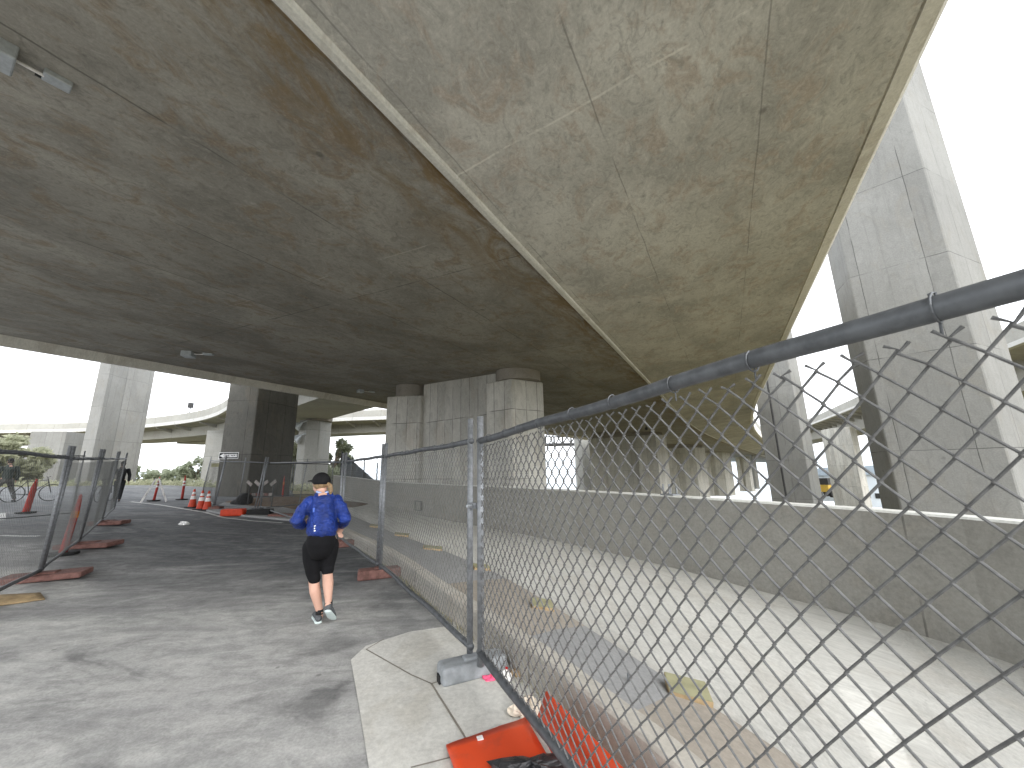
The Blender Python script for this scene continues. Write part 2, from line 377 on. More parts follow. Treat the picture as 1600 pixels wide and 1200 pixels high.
def ribbon(name, pts, wid, mat, dz=.004, kind='structure', zf=gz):
    mb = MB(); u = 0
    P = []
    for i in range(len(pts) - 1):
        a = Vector(pts[i][:2]); b = Vector(pts[i + 1][:2]); n_ = max(1, int((b - a).length / .4))
        P += [a.lerp(b, j / n_) for j in range(n_)]
    P.append(Vector(pts[-1][:2]))
    for i in range(len(P) - 1):
        t = (P[min(i + 2, len(P) - 1)] - P[max(i - 1, 0)]).normalized(); nr = Vector((-t.y, t.x)) * wid / 2
        t0 = (P[i + 1] - P[max(i - 1, 0)]).normalized(); n0 = Vector((-t0.y, t0.x)) * wid / 2
        q = [P[i] - n0, P[i + 1] - nr, P[i + 1] + nr, P[i] + n0]
        mb.face([(p.x, p.y, zf(p.x, p.y) + dz) for p in q])
    o = mb.build(name, mat); tag(o, kind=kind); return o
edge_pts = [gt(*p) for p in ((205, 784), (250, 789), (322, 801), (350, 809), (395, 814), (441, 817))]
ribbon('road_edge_line', edge_pts, .12, M['paint'])
l1 = [gt(0, 837), gt(38, 838), gt(60, 838)]
ribbon('road_marking', l1, .14, M['paint'], .006)
ribbon('road_marking', [gt(-40, 818), gt(3, 812), gt(3, 802)], .16, M['paint'], .006)

# ---- pale sidewalk corner with sawn joints
mb = MB()
sw_px = [(548, 1032), (572, 1010), (640, 988), (708, 978)]
pl = [onz(*p) for p in sw_px]
right = [V(curb_x(y) + .05, y, 0) for y in (4.72, 4.3, 3.66, 3.0, 2.33, 1.8, .9, -1)]
left = [onz(576, 1200), onz(590, 1290)]
left.insert(0, onz(561, 1105))
poly = pl + right + [V(left[-1].x, -1, 0)] + list(reversed(left))
poly = [(p.x, p.y, .006) for p in poly]
mb.face(poly)
walk = mb.build('sidewalk', M['walk']); tag(walk, kind='structure')
k = plain('joint_dirt', (.22, .20, .17), .9)
def groove(a, b, w_=.012): return ribbon('sidewalk_joint', [onz(*a), onz(*b)], w_, k, .009)
groove((572, 1016), (642, 1056)); groove((642, 1056), (674, 1070)); groove((674, 1070), (760, 1045)); groove((674, 1070), (724, 1150), .014)
groove((724, 1150), (735, 1170)); groove((642, 1202), (712, 1184)); groove((572, 1016), (600, 1000), .01)

# ---- curb, apron and channel slab beyond it
def offset(line, d):
    out = []
    for i, p in enumerate(line):
        a = Vector(line[max(i - 1, 0)]); b = Vector(line[min(i + 1, len(line) - 1)]); t = (b - a).normalized()
        out.append((p[0] + t.y * d, p[1] - t.x * d))
    return out
def zz(x, y): return gz(x, y)
cr = offset(curb_line, .155)
def sweep(name, lines, mat, parent=None, mats=None, mis=None, smooth=False, close=False):
    """lines: list of polylines (lists of 3D points) skinned side by side"""
    mb = MB(); L = len(lines[0])
    u = [0]
    for i in range(1, L): u.append(u[-1] + (Vector(lines[0][i]) - Vector(lines[0][i - 1])).length)
    vv = [0]
    for j in range(1, len(lines)): vv.append(vv[-1] + (Vector(lines[j][L // 2]) - Vector(lines[j - 1][L // 2])).length)
    for j in range(len(lines) - 1):
        for i in range(L - 1):
            mb.face([lines[j][i], lines[j][i + 1], lines[j + 1][i + 1], lines[j + 1][i]],
                    [(u[i], vv[j]), (u[i + 1], vv[j]), (u[i + 1], vv[j + 1]), (u[i], vv[j + 1])], (mis[j] if mis else 0))
    if close:
        for i in (0, L - 1): mb.face([ln[i] for ln in lines])
    return mb.build(name, mat, parent, mats=mats, merge=True, smooth=smooth)
HC = .25
cl = [(x, y, gz(x, y) - .15) for x, y in curb_line]
l2 = [(x, y, gz(x, y) + HC - .015) for x, y in offset(curb_line, .005)]
l3 = [(x, y, gz(x, y) + HC) for x, y in offset(curb_line, .02)]
l4 = [(x, y, gz(x, y) + HC) for x, y in offset(curb_line, .145)]
l5 = [(x, y, gz(x, y) + HC - .02) for x, y in cr]
l6 = [(x, y, gz(x, y) - .15) for x, y in cr]
curb = sweep('kerb', [cl, l2, l3, l4, l5, l6], M['curb'], close=True); tag(curb, kind='structure')

wall_base = [(4.6, -8), (4.35, -3), (4.2, 0), (4.08, 1.8), (3.9, 3.35), (3.72, 4.0), (3.48, 4.6), (3.02, 5.5), (2.5, 6.55), (1.7, 7.9), (.55, 9.6), (-.5, 11.0), (-1.65, 12.5), (-3.3, 14.6), (-5.2, 17.2), (-7.2, 20.0), (-9.4, 22.8), (-11.4, 25.0)]
def resample(line, n):
    P = [Vector(p) for p in line]; d = [0]
    for i in range(1, len(P)): d.append(d[-1] + (P[i] - P[i - 1]).length)
    # catmull-rom
    out = []
    for j in range(n):
        t = d[-1] * j / (n - 1); i = 0
        while i < len(P) - 2 and d[i + 1] < t: i += 1
        f = (t - d[i]) / (d[i + 1] - d[i]); p0 = P[max(i - 1, 0)]; p1 = P[i]; p2 = P[i + 1]; p3 = P[min(i + 2, len(P) - 1)]
        q = .5 * ((2 * p1) + (p2 - p0) * f + (2 * p0 - 5 * p1 + 4 * p2 - p3) * f * f + (3 * p1 - p0 - 3 * p2 + p3) * f ** 3)
        out.append(tuple(q))
    return out
NW = 90
wb = resample(wall_base, NW)
cu = resample([c_ for c_ in offset(curb_line, .15)], NW)
# apron outer edge
ap = resample([(1.95, -8), (1.85, .9), (1.62, 1.9), (1.40, 2.57), (.96, 3.6), (.45, 4.79), (-.27, 6.3), (-1.3, 7.95), (-2.9, 10.2), (-4.7, 12.9), (-6.5, 15.6), (-8.0, 17.8)], NW)
SZ = .045
ap_in = [(x, y, HC - .03 + gz(x, y)) for x, y in cu]
ap_out = [(x, y, SZ + .02 + gz(x, y)) for x, y in ap]
mid_ = [((a[0] + b[0]) / 2, (a[1] + b[1]) / 2, (a[2] + b[2]) / 2 + .015) for a, b in zip(ap_in, ap_out)]
def seg(lines, i0, i1): return [ln[i0:i1 + 1] for ln in lines]
def idx(y):
    return min(range(NW), key=lambda i: abs(ap[i][1] - y) + (0 if i > 20 else 0))
iA, iB, iC, iD = idx(2.0), idx(3.25), idx(4.35), idx(5.9)
apr = [ap_in, mid_, ap_out]
for i0, i1, mm in ((0, iA, 'strip_grey'), (iA, iB, 'strip_brown'), (iB, iC, 'strip_grey'), (iC, iD, 'strip_brown'), (iD, NW - 1, 'strip_grey')):
    tag(sweep('apron', seg(apr, i0, i1), M[mm]), kind='structure')
slab_l = [[(x, y, SZ - .02 + gz(x, y)) for x, y in ap], [((a[0] + b[0]) / 2, (a[1] + b[1]) / 2, SZ - .005 + gz(*a)) for a, b in zip(ap, wb)], [(x + .05, y, SZ - .02 + gz(x, y)) for x, y in wb]]
# close the little step under the apron edge
slab_l.insert(0, [(x - .2, y, -.1 + gz(x, y)) for x, y in ap])
tag(sweep('channel_floor', slab_l, M['slab'], smooth=True), kind='structure')
# curved concrete barrier wall
def wl(d, z):
    o_ = offset(wb, d); return [(x, y, z + gz(x, y) + .0035 * max(0, y - 4)) for x, y in o_]
HW = 1.115
bw = empty('barrier_wall', (3.5, 4.6, 0), 'long curved concrete barrier wall with pale top edge behind the mesh fence', 'barrier')
bw_in = bw.matrix_world
def rel(lines, root): return [[(p[0] - root.location.x, p[1] - root.location.y, p[2] - root.location.z) for p in ln] for ln in lines]
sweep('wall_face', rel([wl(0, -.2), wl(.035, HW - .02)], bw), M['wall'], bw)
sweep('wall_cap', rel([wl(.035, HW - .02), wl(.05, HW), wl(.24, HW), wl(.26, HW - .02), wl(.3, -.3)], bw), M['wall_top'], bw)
# end of wall
mb = MB(); e0 = rel([wl(0, -.2), wl(.035, HW - .02), wl(.05, HW), wl(.24, HW), wl(.26, HW - .02), wl(.3, -.3)], bw)
mb.face([l[-1] for l in e0]); mb.build('wall_end', M['wall'], bw)
# junction-box blanking plate outlined on the wall and the anchor bolts on the cap
def on_wall(px, py):
    d = ray(px, py); best = None
    for i in range(NW - 1):
        a = Vector(wb[i]); b = Vector(wb[i + 1]); den = d.x * (b.y - a.y) - d.y * (b.x - a.x)
        if abs(den) < 1e-9: continue
        t = (a.x * (b.y - a.y) - a.y * (b.x - a.x)) / den; q = Vector((d.x, d.y)) * t
        s_ = (q - a).dot(b - a) / (b - a).length_squared
        if t > 0 and -.01 <= s_ <= 1.01: best = (q, (b - a).normalized(), EYE.z + d.z * t)
    return best
q, tdir, z_ = on_wall(655, 790)
ang = math.atan2(tdir.y, tdir.x)
pl_ = empty('access_plate', (q.x, q.y, z_), 'small rectangular blanking plate outlined on the barrier wall face', 'cover plate', rz=ang)
mb = MB(); mb.box((0, .015, 0), (.52, .05, .30)); mb.build('plate', M['wall'], pl_)
mb = MB()
for c_, d_ in (((0, .045, .16), (.58, .02, .025)), ((0, .045, -.16), (.58, .02, .025)), ((.275, .045, 0), (.025, .02, .34)), ((-.275, .045, 0), (.025, .02, .34))): mb.box(c_, d_)
mb.build('frame', M['dark_metal'], pl_)
q, tdir, z_ = on_wall(1042, 778)
ang = math.atan2(tdir.y, tdir.x)
ab = empty('anchor_bolts', (q.x + .1, q.y + .1, HW + .0035 * 3), 'base plate with four upright anchor bolts on top of the barrier wall', 'anchor bolts', rz=ang)
mb = MB(); mb.box((0, 0, .012), (.26, .18, .02)); mb.build('base_plate', M['steel'], ab)
for i in range(4): MB().tube([(-.09 + .06 * i, (-.05, .05)[i % 2], .02), (-.09 + .06 * i, (-.05, .05)[i % 2], .18)], .014, 8).build('bolt', M['steel'], ab)

# ---- hills/bay
k = NM('bay_water', .25, 0, .5); k.col((.30, .36, .40)); k.bump(k.noise(k.mapv('Object'), .2, 3), .15, .3); M['water'] = k.m
mb = MB(); mb.face([(-3000, 120, -12), (4000, 120, -12), (4000, 7000, -12), (-3000, 7000, -12)]); tag(mb.build('bay_water', M['water']), kind='structure')
rnd = random.Random(4)
mb = MB()
pts = []
for i in range(61):
    a = R_(-60 + 2 * i); d = 4200; h = 20 + 70 * abs(math.sin(i * .35)) + 30 * rnd.random()
    pts.append((d * math.sin(a), d * math.cos(a), h))
for (x0, y0, h0), (x1, y1, h1) in zip(pts, pts[1:]):
    mb.face([(x0, y0, -13), (x1, y1, -13), (x1 * 1.05, y1 * 1.05, h1), (x0 * 1.05, y0 * 1.05, h0)])
    mb.face([(x0 * 1.05, y0 * 1.05, h0), (x1 * 1.05, y1 * 1.05, h1), (x1 * 1.2, y1 * 1.2, -13), (x0 * 1.2, y0 * 1.2, -13)])
M['hill'] = plain('far_hill', (.55, .60, .64), .95, 0, .05, .002)
tag(mb.build('far_hills', M['hill'], smooth=True), kind='structure')

# ================================================================== VIADUCT OVERHEAD
AZ0 = 28.3
def deck_axis(s0=-4, s1=150, ds=2.0):  # unseen rear end stops close behind the camera, shaped to let light in
    out = []; x = math.sin(R_(AZ0)) * s0; y = math.cos(R_(AZ0)) * s0; s_ = s0
    while s_ <= s1 + .01:
        h = AZ0 + .15 * max(0, s_ - 30); z = -.0005 * max(0, s_ - 62) ** 2
        out.append((s_, x, y, R_(h), z)); x += math.sin(R_(h)) * ds; y += math.cos(R_(h)) * ds; s_ += ds
    return out
AX = deck_axis()
def at_deck(r, s_):
    i = min(max((s_ + 4) / 2.0, 0), len(AX) - 1.001); a = AX[int(i)]; b = AX[int(i) + 1]; f = i - int(i)
    h = a[3] + (b[3] - a[3]) * f
    return V(a[1] + (b[1] - a[1]) * f + math.cos(h) * r, a[2] + (b[2] - a[2]) * f - math.sin(h) * r, a[4] + (b[4] - a[4]) * f)
def deck_mesh(name, prof, mat, parent):
    """prof: list of (r, z)"""
    mb = MB()
    P = []
    for (s_, x, y, h, dz) in AX:
        P.append([(x + math.cos(h) * r, y - math.sin(h) * r, z + dz) for r, z in prof])
    for i in range(len(AX) - 1):
        for j in range(len(prof) - 1):
            mb.face([P[i][j], P[i + 1][j], P[i + 1][j + 1], P[i][j + 1]],
                    [(AX[i][0], prof[j][0]), (AX[i + 1][0], prof[j][0]), (AX[i + 1][0], prof[j + 1][0]), (AX[i][0], prof[j + 1][0])])
    return mb.build(name, mat, parent, merge=True)
def soff_z(r):
    return 5.65 + .050 * (-2.92 - r) if r < -2.92 else 5.65 + .105 * (r + 2.92)
vd = empty('viaduct', (0, 0, 0), 'huge concrete viaduct deck seen from below, filling the top of the view', 'viaduct')
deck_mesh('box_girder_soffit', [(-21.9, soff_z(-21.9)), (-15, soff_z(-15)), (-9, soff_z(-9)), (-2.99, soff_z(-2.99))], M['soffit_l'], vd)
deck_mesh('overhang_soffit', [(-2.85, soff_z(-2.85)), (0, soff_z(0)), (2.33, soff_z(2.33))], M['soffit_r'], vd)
deck_mesh('drip_strip', [(-2.99, 5.66), (-2.985, 5.615), (-2.955, 5.60), (-2.885, 5.60), (-2.855, 5.615), (-2.85, 5.66)], M['strip'], vd)
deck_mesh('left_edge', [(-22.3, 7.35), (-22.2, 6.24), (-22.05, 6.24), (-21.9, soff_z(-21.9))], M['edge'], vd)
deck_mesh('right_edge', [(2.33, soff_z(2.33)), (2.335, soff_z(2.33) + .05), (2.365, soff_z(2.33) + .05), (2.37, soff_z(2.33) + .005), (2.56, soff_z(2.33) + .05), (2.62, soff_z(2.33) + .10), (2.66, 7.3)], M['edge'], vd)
deck_mesh('road_slab', [(2.66, 7.3), (2.66, 8.2), (2.4, 8.2), (2.38, 7.5), (-21.9, 7.5), (-21.92, 8.3), (-22.3, 8.3), (-22.3, 7.35)], M['viaduct'], vd)
# closing end faces
for i_ in (0, -1):
    s_, x, y, h, dz = AX[i_]; prof = [(-22.2, 7.35), (-22.05, 6.24), (-21.9, soff_z(-21.9)), (-2.92, 5.65), (2.33, soff_z(2.33)), (2.66, 7.3), (2.66, 7.5), (-22.2, 7.5)]
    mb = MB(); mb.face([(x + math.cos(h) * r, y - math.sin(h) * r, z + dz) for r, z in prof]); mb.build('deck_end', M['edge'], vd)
# dark block-out hole in the soffit
p = onz(116, 43, 6.1); r_ = p.x * math.cos(R_(AZ0)) - p.y * math.sin(R_(AZ0))
p = onz(116, 43, soff_z(r_))
mb = MB(); mb.box((p.x, p.y, p.z - .002), (.07, .12, .03), Matrix.Rotation(R_(-28 - 12), 3, 'Z')); o = mb.build('drain_hole', M['rubber'], vd)

def on_soffit(px, py):
    z = 6.0
    for _ in range(8):
        p = onz(px, py, z); z = soff_z(p.x * math.cos(R_(AZ0)) - p.y * math.sin(R_(AZ0)))
    return onz(px, py, z)

# ---- columns
def column(name, poly, z0, z1, mat, label, group=None, extra=None):
    cx = sum(p[0] for p in poly) / len(poly); cy = sum(p[1] for p in poly) / len(poly)
    root = empty(name, (cx, cy, z0), label, 'column', group)
    mb = MB(); mb.prism([(p[0] - cx, p[1] - cy) for p in poly], 0, z1 - z0)
    o = mb.build('shaft', mat, root, merge=True); bevel(o, .03, 1)
    return root, cx, cy
def azp(az, dist): return (math.sin(R_(az)) * dist, math.cos(R_(az)) * dist)

# pier under the deck (two columns joined by a wall)
def pier(K2, scale, label, zt, mat, drum=True, ua=127, va=57, wcol=1.55, full=7.7, zb=-3, half=False):
    """K2: near corner of the right-hand column; spans `full` metres to the left"""
    u = V(math.sin(R_(ua)), math.cos(R_(ua)), 0); v_ = V(math.sin(R_(va)), math.cos(R_(va)), 0); K = V(K2[0], K2[1], 0)
    root = empty('pier', (K.x, K.y, zb), label, 'pier', 'piers under the viaduct')
    rl = lambda p: (p.x - K.x, p.y - K.y)
    a = K - u * wcol; c = .12
    q = [a + v_ * .12, a + u * .12, K - u * .0, K + v_ * 1.7, K + v_ * 1.82 - u * .15, a + v_ * 1.82]
    o = MB().prism([rl(p) for p in q], 0, zt - zb).build('column', mat, root, merge=True); bevel(o, .035, 1)
    if drum:
        cc = K - u * wcol * .42 + v_ * .98; mb = MB(); n = 32
        mb.prism([rl(cc + V(math.cos(2 * math.pi * i / n) * 1.02, math.sin(2 * math.pi * i / n) * 1.02, 0)) for i in range(n)], zt - zb, zt - zb + .9)
        mb.build('bearing_drum', M['drum'], root, merge=True)
    return root, u, v_, K, rl
zt1 = 5.42
pr, u, v_, K, rl = pier((-.02, 16.25), 1, 'nearest pier, two columns joined by a recessed wall, behind the barrier wall', zt1, M['pier'])
# left column of the pier
L0 = V(*azp(-18.2, 21.75), 0); L1 = V(*azp(-13.5, 21.0), 0)
lu = (L1 - L0).normalized(); lv = V(-lu.y, lu.x, 0)
q = [L0, L1, L1 + lu * .25 + lv * .7, L1 + lv * 1.9, L0 + lv * 1.9]
bevel(MB().prism([rl(p) for p in q], 0, 5.58 + 3).build('column', M['pier'], pr, merge=True), .035, 1)
cc = (L0 + L1) / 2 + lv * .95 + lu * .1
MB().prism([rl(cc + V(math.cos(2 * math.pi * i / 32) * .92, math.sin(2 * math.pi * i / 32) * .92, 0)) for i in range(32)], 5.58 + 3, 9.6).build('bearing_drum', M['drum'], pr, merge=True)
W0 = L1 + lu * .05 + lv * .25; W1 = K - u * 1.45 + v_ * .55; wn = (W1 - W0).normalized(); wn = V(-wn.y, wn.x, 0)
def wt(p):
    return 6.6
MB().prism([rl(W0), rl(W1), rl(W1 + wn * .8), rl(W0 + wn * .8)], 0, 9.6).build('wall_panel', M['pier'], pr, merge=True)
# conduit with a junction box where the wall meets the deck
p0 = on_soffit(662, 604); p1 = on_soffit(757, 589)
cdt = empty('conduit', p0, 'thin grey conduit run along the soffit above the pier wall', 'conduit')
MB().tube([(0, 0, -.12), p1 - p0 + V(0, 0, -.12)], .03, 8).build('pipe', M['strip'], cdt)
MB().box(p1 - p0 + V(.1, 0, -.16), (.24, .2, .28)).build('junction_box', M['galv_box'], cdt)

# farther piers of the same viaduct
far = [(53, 20.05, 10.95, 21.4, 5.55), (86, 24.75, 21.1, 25.95, 5.1), (112, 27.9, 25.6, 28.8, 4.7), (132, 30.6, 29.3, 31.0, 4.3)]
names = ['second concrete pier back under the deck, wide and dark faced', 'third concrete pier back under the deck, partly behind the second', 'fourth concrete pier back under the deck, narrow in the distance', 'farthest concrete pier under the end of the deck']
for (d, azc, azl, azr, zt), nm in zip(far, names):
    Kc = V(*azp(azc, d), 0); u = V(math.sin(R_(122)), math.cos(R_(122)), 0); v_ = V(math.sin(R_(52)), math.cos(R_(52)), 0)
    def hit(P, dr, az_):
        t_ = math.tan(R_(az_)); return P + dr * ((t_ * P.y - P.x) / (dr.x - t_ * dr.y))
    A = hit(Kc, -u, azl); B = hit(Kc, v_, azr)
    root = empty('pier', (Kc.x, Kc.y, -6), nm, 'pier', 'piers under the viaduct')
    rl2 = lambda p: (p.x - Kc.x, p.y - Kc.y)
    wdt = (A - Kc).length; cw = min(2.4, wdt * .42)
    for q in ([A, A + u * cw * .8, A + u * cw * .8 + v_ * 2, A + v_ * 2], [Kc - u * cw, Kc, B, B - u * cw]):
        MB().prism([rl2(p) for p in q], 0, zt + 6).build('column', M['pier'], root, merge=True)
    q = [A + u * cw * .8 + v_ * .5, Kc - u * cw + v_ * .5, Kc - u * cw + v_ * 1.3, A + u * cw * .8 + v_ * 1.3]
    MB().prism([rl2(p) for p in q], 0, zt + 6).build('wall_panel', M['pier'], root, merge=True)
    q = [A + u * .3 + v_ * .2, Kc - u * .3 + v_ * .2, B - u * .4 - v_ * .1, A + u * .3 + v_ * 1.8]
    MB().prism([rl2(p) for p in q], zt + 6, zt + 7.2).build('bearing_block', M['drum'], root, merge=True)

# tall columns of the high viaduct on the right
column('column', [(12.2, 13.5), (11.7, 12.33), (13.35, 10.68), (15.42, 11.56), (15.95, 12.75), (14.2, 14.4)], -4, 26, M['column'],
       'massive tall faceted concrete column rising past the deck edge at the right', 'tall columns of the high viaduct')
rc2, cx, cy = column('column', [(20.5, 32.2), (21.2, 31.5), (22.38, 30.3), (23.5, 30.8), (23.9, 32.0), (22.3, 33.6)], -7, 26, M['column'],
       'tall pale faceted column behind the massive one, with a dark downpipe', 'tall columns of the high viaduct')
q = azp(33.95, 37.6)
MB().tube([(q[0] - cx, q[1] - cy, 1), (q[0] - cx, q[1] - cy, 18)], .07, 8).build('downpipe', M['dark_metal'], rc2)
# tall column far left, dark column mid left
A_, B_, D_ = azp(-47.9, 50.5), azp(-47.1, 49.6), azp(-45.08, 52.0)
column('column', [A_, B_, D_, (D_[0] + .3, D_[1] + 1.6), (A_[0] + .8, A_[1] + 1.9)], -4, 22, M['column'], 'tall pale two tone column beyond the fence at the left', 'tall columns of the high viaduct')
A_, B_, D_ = azp(-36.83, 26.9), azp(-33.8, 26.0), azp(-30.95, 27.1)
dcol, dcx, dcy = column('column', [A_, B_, D_, (D_[0] + .1, D_[1] + 1.4), (A_[0] + .9, A_[1] + 1.6)], -.3, 20, M['column_dark'],
       'dark grey column with a one way sign, behind the traffic cones', 'tall columns of the high viaduct')

# ---- background viaducts
def bg_viaduct(name, edge, ztop, label, side, width=9.5, gird=1.6, par=.95, rib=3.0, n=60, slope=0.0, hw=.45, ribs=True, haunch=.2, gx=2.4):
    E_ = resample(edge, n); root = empty(name, (E_[n // 2][0], E_[n // 2][1], 0), label, 'viaduct')
    def ln(d, z): return [(x, y, z + slope * i / n) for i, (x, y) in enumerate(offset(E_, d * side))]
    zp = ztop; zd = ztop - par; ze = zd - hw
    sweep('parapet', rel([ln(.28, zd + .02), ln(.25, zp), ln(.05, zp), ln(0, zd + .1), ln(0, zd)], root), M['viaduct'], root)
    sweep('edge_beam', rel([ln(-.02, zd), ln(-.06, zd - .02), ln(-.06, ze), ln(.25, ze - .04)], root), M['viaduct_white'], root)
    sweep('deck_underside', rel([ln(.25, ze - .04), ln(gx, ze - haunch), ln(gx + .15, zd - gird), ln(width - gx, zd - gird), ln(width - gx + .1, ze - haunch), ln(width - .2, ze - .04), ln(width, ze), ln(width, zp), ln(width - .25, zp), ln(width - .25, zd), ln(.28, zd)], root), M['viaduct'], root)
    if ribs:
        a = ln(.3, 0); b = ln(gx, 0); d = 0; last = -99
        for i in range(1, n - 1):
            d += (Vector(a[i]) - Vector(a[i - 1])).length
            if d - last > rib:
                last = d; mb = MB(); p = Vector(a[i]); q = Vector(b[i]); t = (Vector(a[i + 1]) - p).normalized() * .12
                z1 = ze - .05 + a[i][2]; pts_ = [(p, z1), (q, z1), (q, z1 - haunch - .45), (p, z1 - .15)]
                f1 = [V(c_.x + t.x, c_.y + t.y, z_) for c_, z_ in pts_]; f2 = [V(c_.x - t.x, c_.y - t.y, z_) for c_, z_ in pts_]
                L_ = root.location
                f1 = [p_ - L_ for p_ in f1]; f2 = [p_ - L_ for p_ in f2]
                mb.face(f1); mb.face(f2[::-1])
                for j in range(4): mb.face([f1[j], f2[j], f2[(j + 1) % 4], f1[(j + 1) % 4]])
                mb.build('rib', M['viaduct'], root)
    return root, ln
fv, fvln = bg_viaduct('curved_ramp', [(-130, 50), (-100, 56), (-84, 58.5), (-68, 59.5), (-56, 57), (-44, 52), (-36, 46.5), (-28, 38.6), (-20.2, 30.8), (-12.5, 23.6)], 10.0,
           'curved pale concrete ramp crossing the background at the left', -1, width=9.8, gird=1.9, rib=4.5, gx=2.2)
fr, frln = bg_viaduct('straight_ramp', [(-60, 66), (-45, 60), (-28, 54.5), (-18, 52.8), (0, 52), (20, 53)], 10.0,
           'straight pale ramp with ribbed underside behind the slender column with floodlights', -1, width=9, gird=1.9, rib=3.4)
dr, drln = bg_viaduct('high_ramp', [(24.5, 8), (31.9, 22.8), (33.9, 26.9), (46.2, 52), (57.4, 75), (66, 95), (78, 118)], 10.0,
           'ribbed concrete ramp beyond the tall columns at the right', 1, width=10, gird=2.6, par=1.0, rib=1.9, haunch=.5, hw=.3, n=80)
# piers of these ramps
def bgcol(pts, z0, z1, mat, label): return column('column', pts, z0, z1, mat, label, 'slender columns of the background ramps')
A_, D_ = azp(-38.33, 64), azp(-36.2, 63.5)
bgcol([A_, azp(-36.3, 62.8), D_, (D_[0], D_[1] + 2), (A_[0] + 1, A_[1] + 2)], -8, 7.3, M['column_pale'], 'pale column under the curved ramp, left of the dark column')
a3 = [azp(-28.95, 45.5), azp(-28.1, 44.8), azp(-26.45, 45.2)]
sc3, sx, sy = bgcol(a3 + [(a3[2][0] + .3, a3[2][1] + 1.8), (a3[0][0] + .8, a3[0][1] + 1.9)], -6, 7.0, M['column_pale'], 'slender white column carrying two floodlights, right of the dark column')
MB().prism([(math.cos(i * math.pi / 8) * 1.3 + .1, math.sin(i * math.pi / 8) * 1.3 + .6) for i in range(16)], 13.0, 13.8).build('bearing_block', M['drum'], sc3, merge=True)
a3 = [azp(-51.3, 74), azp(-49.1, 72), azp(-47.9, 74)]
bgcol(a3 + [(a3[2][0] + .3, a3[2][1] + 1.5), (a3[0][0] + 1.5, a3[0][1] + 1.5)], -6, 7.2, M['column'], 'squat wide pier under the curved ramp behind the left fence')
a3 = [azp(39.1, 76), azp(40.85, 74), azp(41.4, 75)]
bgcol(a3 + [(a3[2][0] + .5, a3[2][1] + 2), (a3[0][0] + 1, a3[0][1] + 3)], -6, 6.6, M['pier'], 'column under the ribbed ramp between the two tall columns')
a3 = [azp(9.05, 78), azp(9.9, 77), azp(10.9, 78)]
bgcol(a3 + [(a3[2][0] + .5, a3[2][1] + 2), (a3[0][0], a3[0][1] + 2)], -8, 7.6, M['column_pale'], 'slender white column right of the double column pier')
# dark truss bridge glimpsed between the piers
a_, b_ = azp(3.5, 95), azp(12, 98)
tb = empty('footbridge', (a_[0], a_[1], 7.2), 'dark openwork beam glimpsed between two piers', 'footbridge')
bx = V(b_[0] - a_[0], b_[1] - a_[1], 0)
MB().tube([(0, 0, 0), bx], .38, 4).build('bottom_chord', M['dark_metal'], tb)
MB().tube([V(0, 0, 1.9), bx + V(0, 0, 1.9)], .14, 4).build('top_chord', M['dark_metal'], tb)
for i in range(8): MB().tube([bx * (i / 7), bx * (i / 7) + V(0, 0, 1.9)], .2, 4).build('post', M['dark_metal'], tb)
# pale crosshead linking the last piers under the ribbed ramp
p0, p1 = V(*azp(28.9, 128), 4.6), V(*azp(33.2, 118), 4.9)
cb = empty('crosshead', p0, 'pale crosshead beam below the far end of the deck', 'beam')
MB().tube([(0, 0, 0), p1 - p0], (1.0), 4).build('beam', M['column_pale'], cb)
for f in (.55, .97): MB().box((p1 - p0) * f + V(0, 0, -5), (.9, .9, 9)).build('leg', M['column_pale'], cb)
# waterfront sheds seen under the ribbed ramp
M['shed_w'] = plain('white_cladding', (.62, .68, .74), .6, 0, .06, .4); M['shed_r'] = plain('pale_blue_roof', (.36, .43, .50), .5, 0, .08, .3)
def shed(az_, d, w_, h, z0, label):
    c_ = azp(az_, d); root = empty('shed', (c_[0], c_[1], z0), label, 'building', 'pale sheds on the waterfront', rz=-R_(az_))
    MB().box((0, 0, h / 2), (w_, 12, h)).build('wall', M['shed_w'], root)
    mb = MB(); n = 10
    arc = [(-w_ / 2 - .5 + (w_ + 1) * i / n, h + 2.2 * math.sin(math.pi * i / n)) for i in range(n + 1)]
    mb.prism([(0, 0)] * 0 or [(-1, -1)] * 0, 0, 0, top=False)
    for (x0, z0_), (x1, z1_) in zip(arc, arc[1:]): mb.face([(x0, -6.5, z0_), (x1, -6.5, z1_), (x1, 6.5, z1_), (x0, 6.5, z0_)])
    mb.face([(x, -6.5, z) for x, z in arc]); mb.face([(x, 6.5, z) for x, z in arc]); mb.build('roof', M['shed_r'], root)
    for i in range(5): MB().box((-w_ / 2 + w_ * (i + .5) / 5, -6.05, h * .35), (w_ / 9, .12, h * .16)).build('window', M['dark_metal'], root)
shed(38.2, 150, 14, 7, -9, 'pale blue waterfront shed seen left of the far ramp column')
shed(42.0, 135, 9, 7.5, -9, 'pale blue waterfront shed seen right of the far ramp column')
# parked yellow excavator-like loader, a few pixels
M['yellow'] = plain('machine_yellow', (.55, .36, .06), .5, 0, .1, 3)
c_ = azp(38.0, 84); ld = empty('loader', (c_[0], c_[1], -3.9), 'small yellow loader parked below the ribbed ramp', 'loader', rz=.4)
bevel(MB().box((0, 0, 1.4), (3.2, 1.8, 1.1)).build('body', M['yellow'], ld), .15); bevel(MB().box((-.5, 0, 2.4), (1.3, 1.5, 1.2)).build('cab', M['dark_metal'], ld), .1)
for x in (-1, 1):
    for y in (-.95, .95): MB().tube([(x, y - .2, .6), (x, y + .2, .6)], .6, 16).build('wheel', M['rubber'], ld)
MB().tube([(1.5, 0, 1.5), (2.6, 0, 2.4), (3.4, 0, .8)], .15, 6).build('arm', M['yellow'], ld)

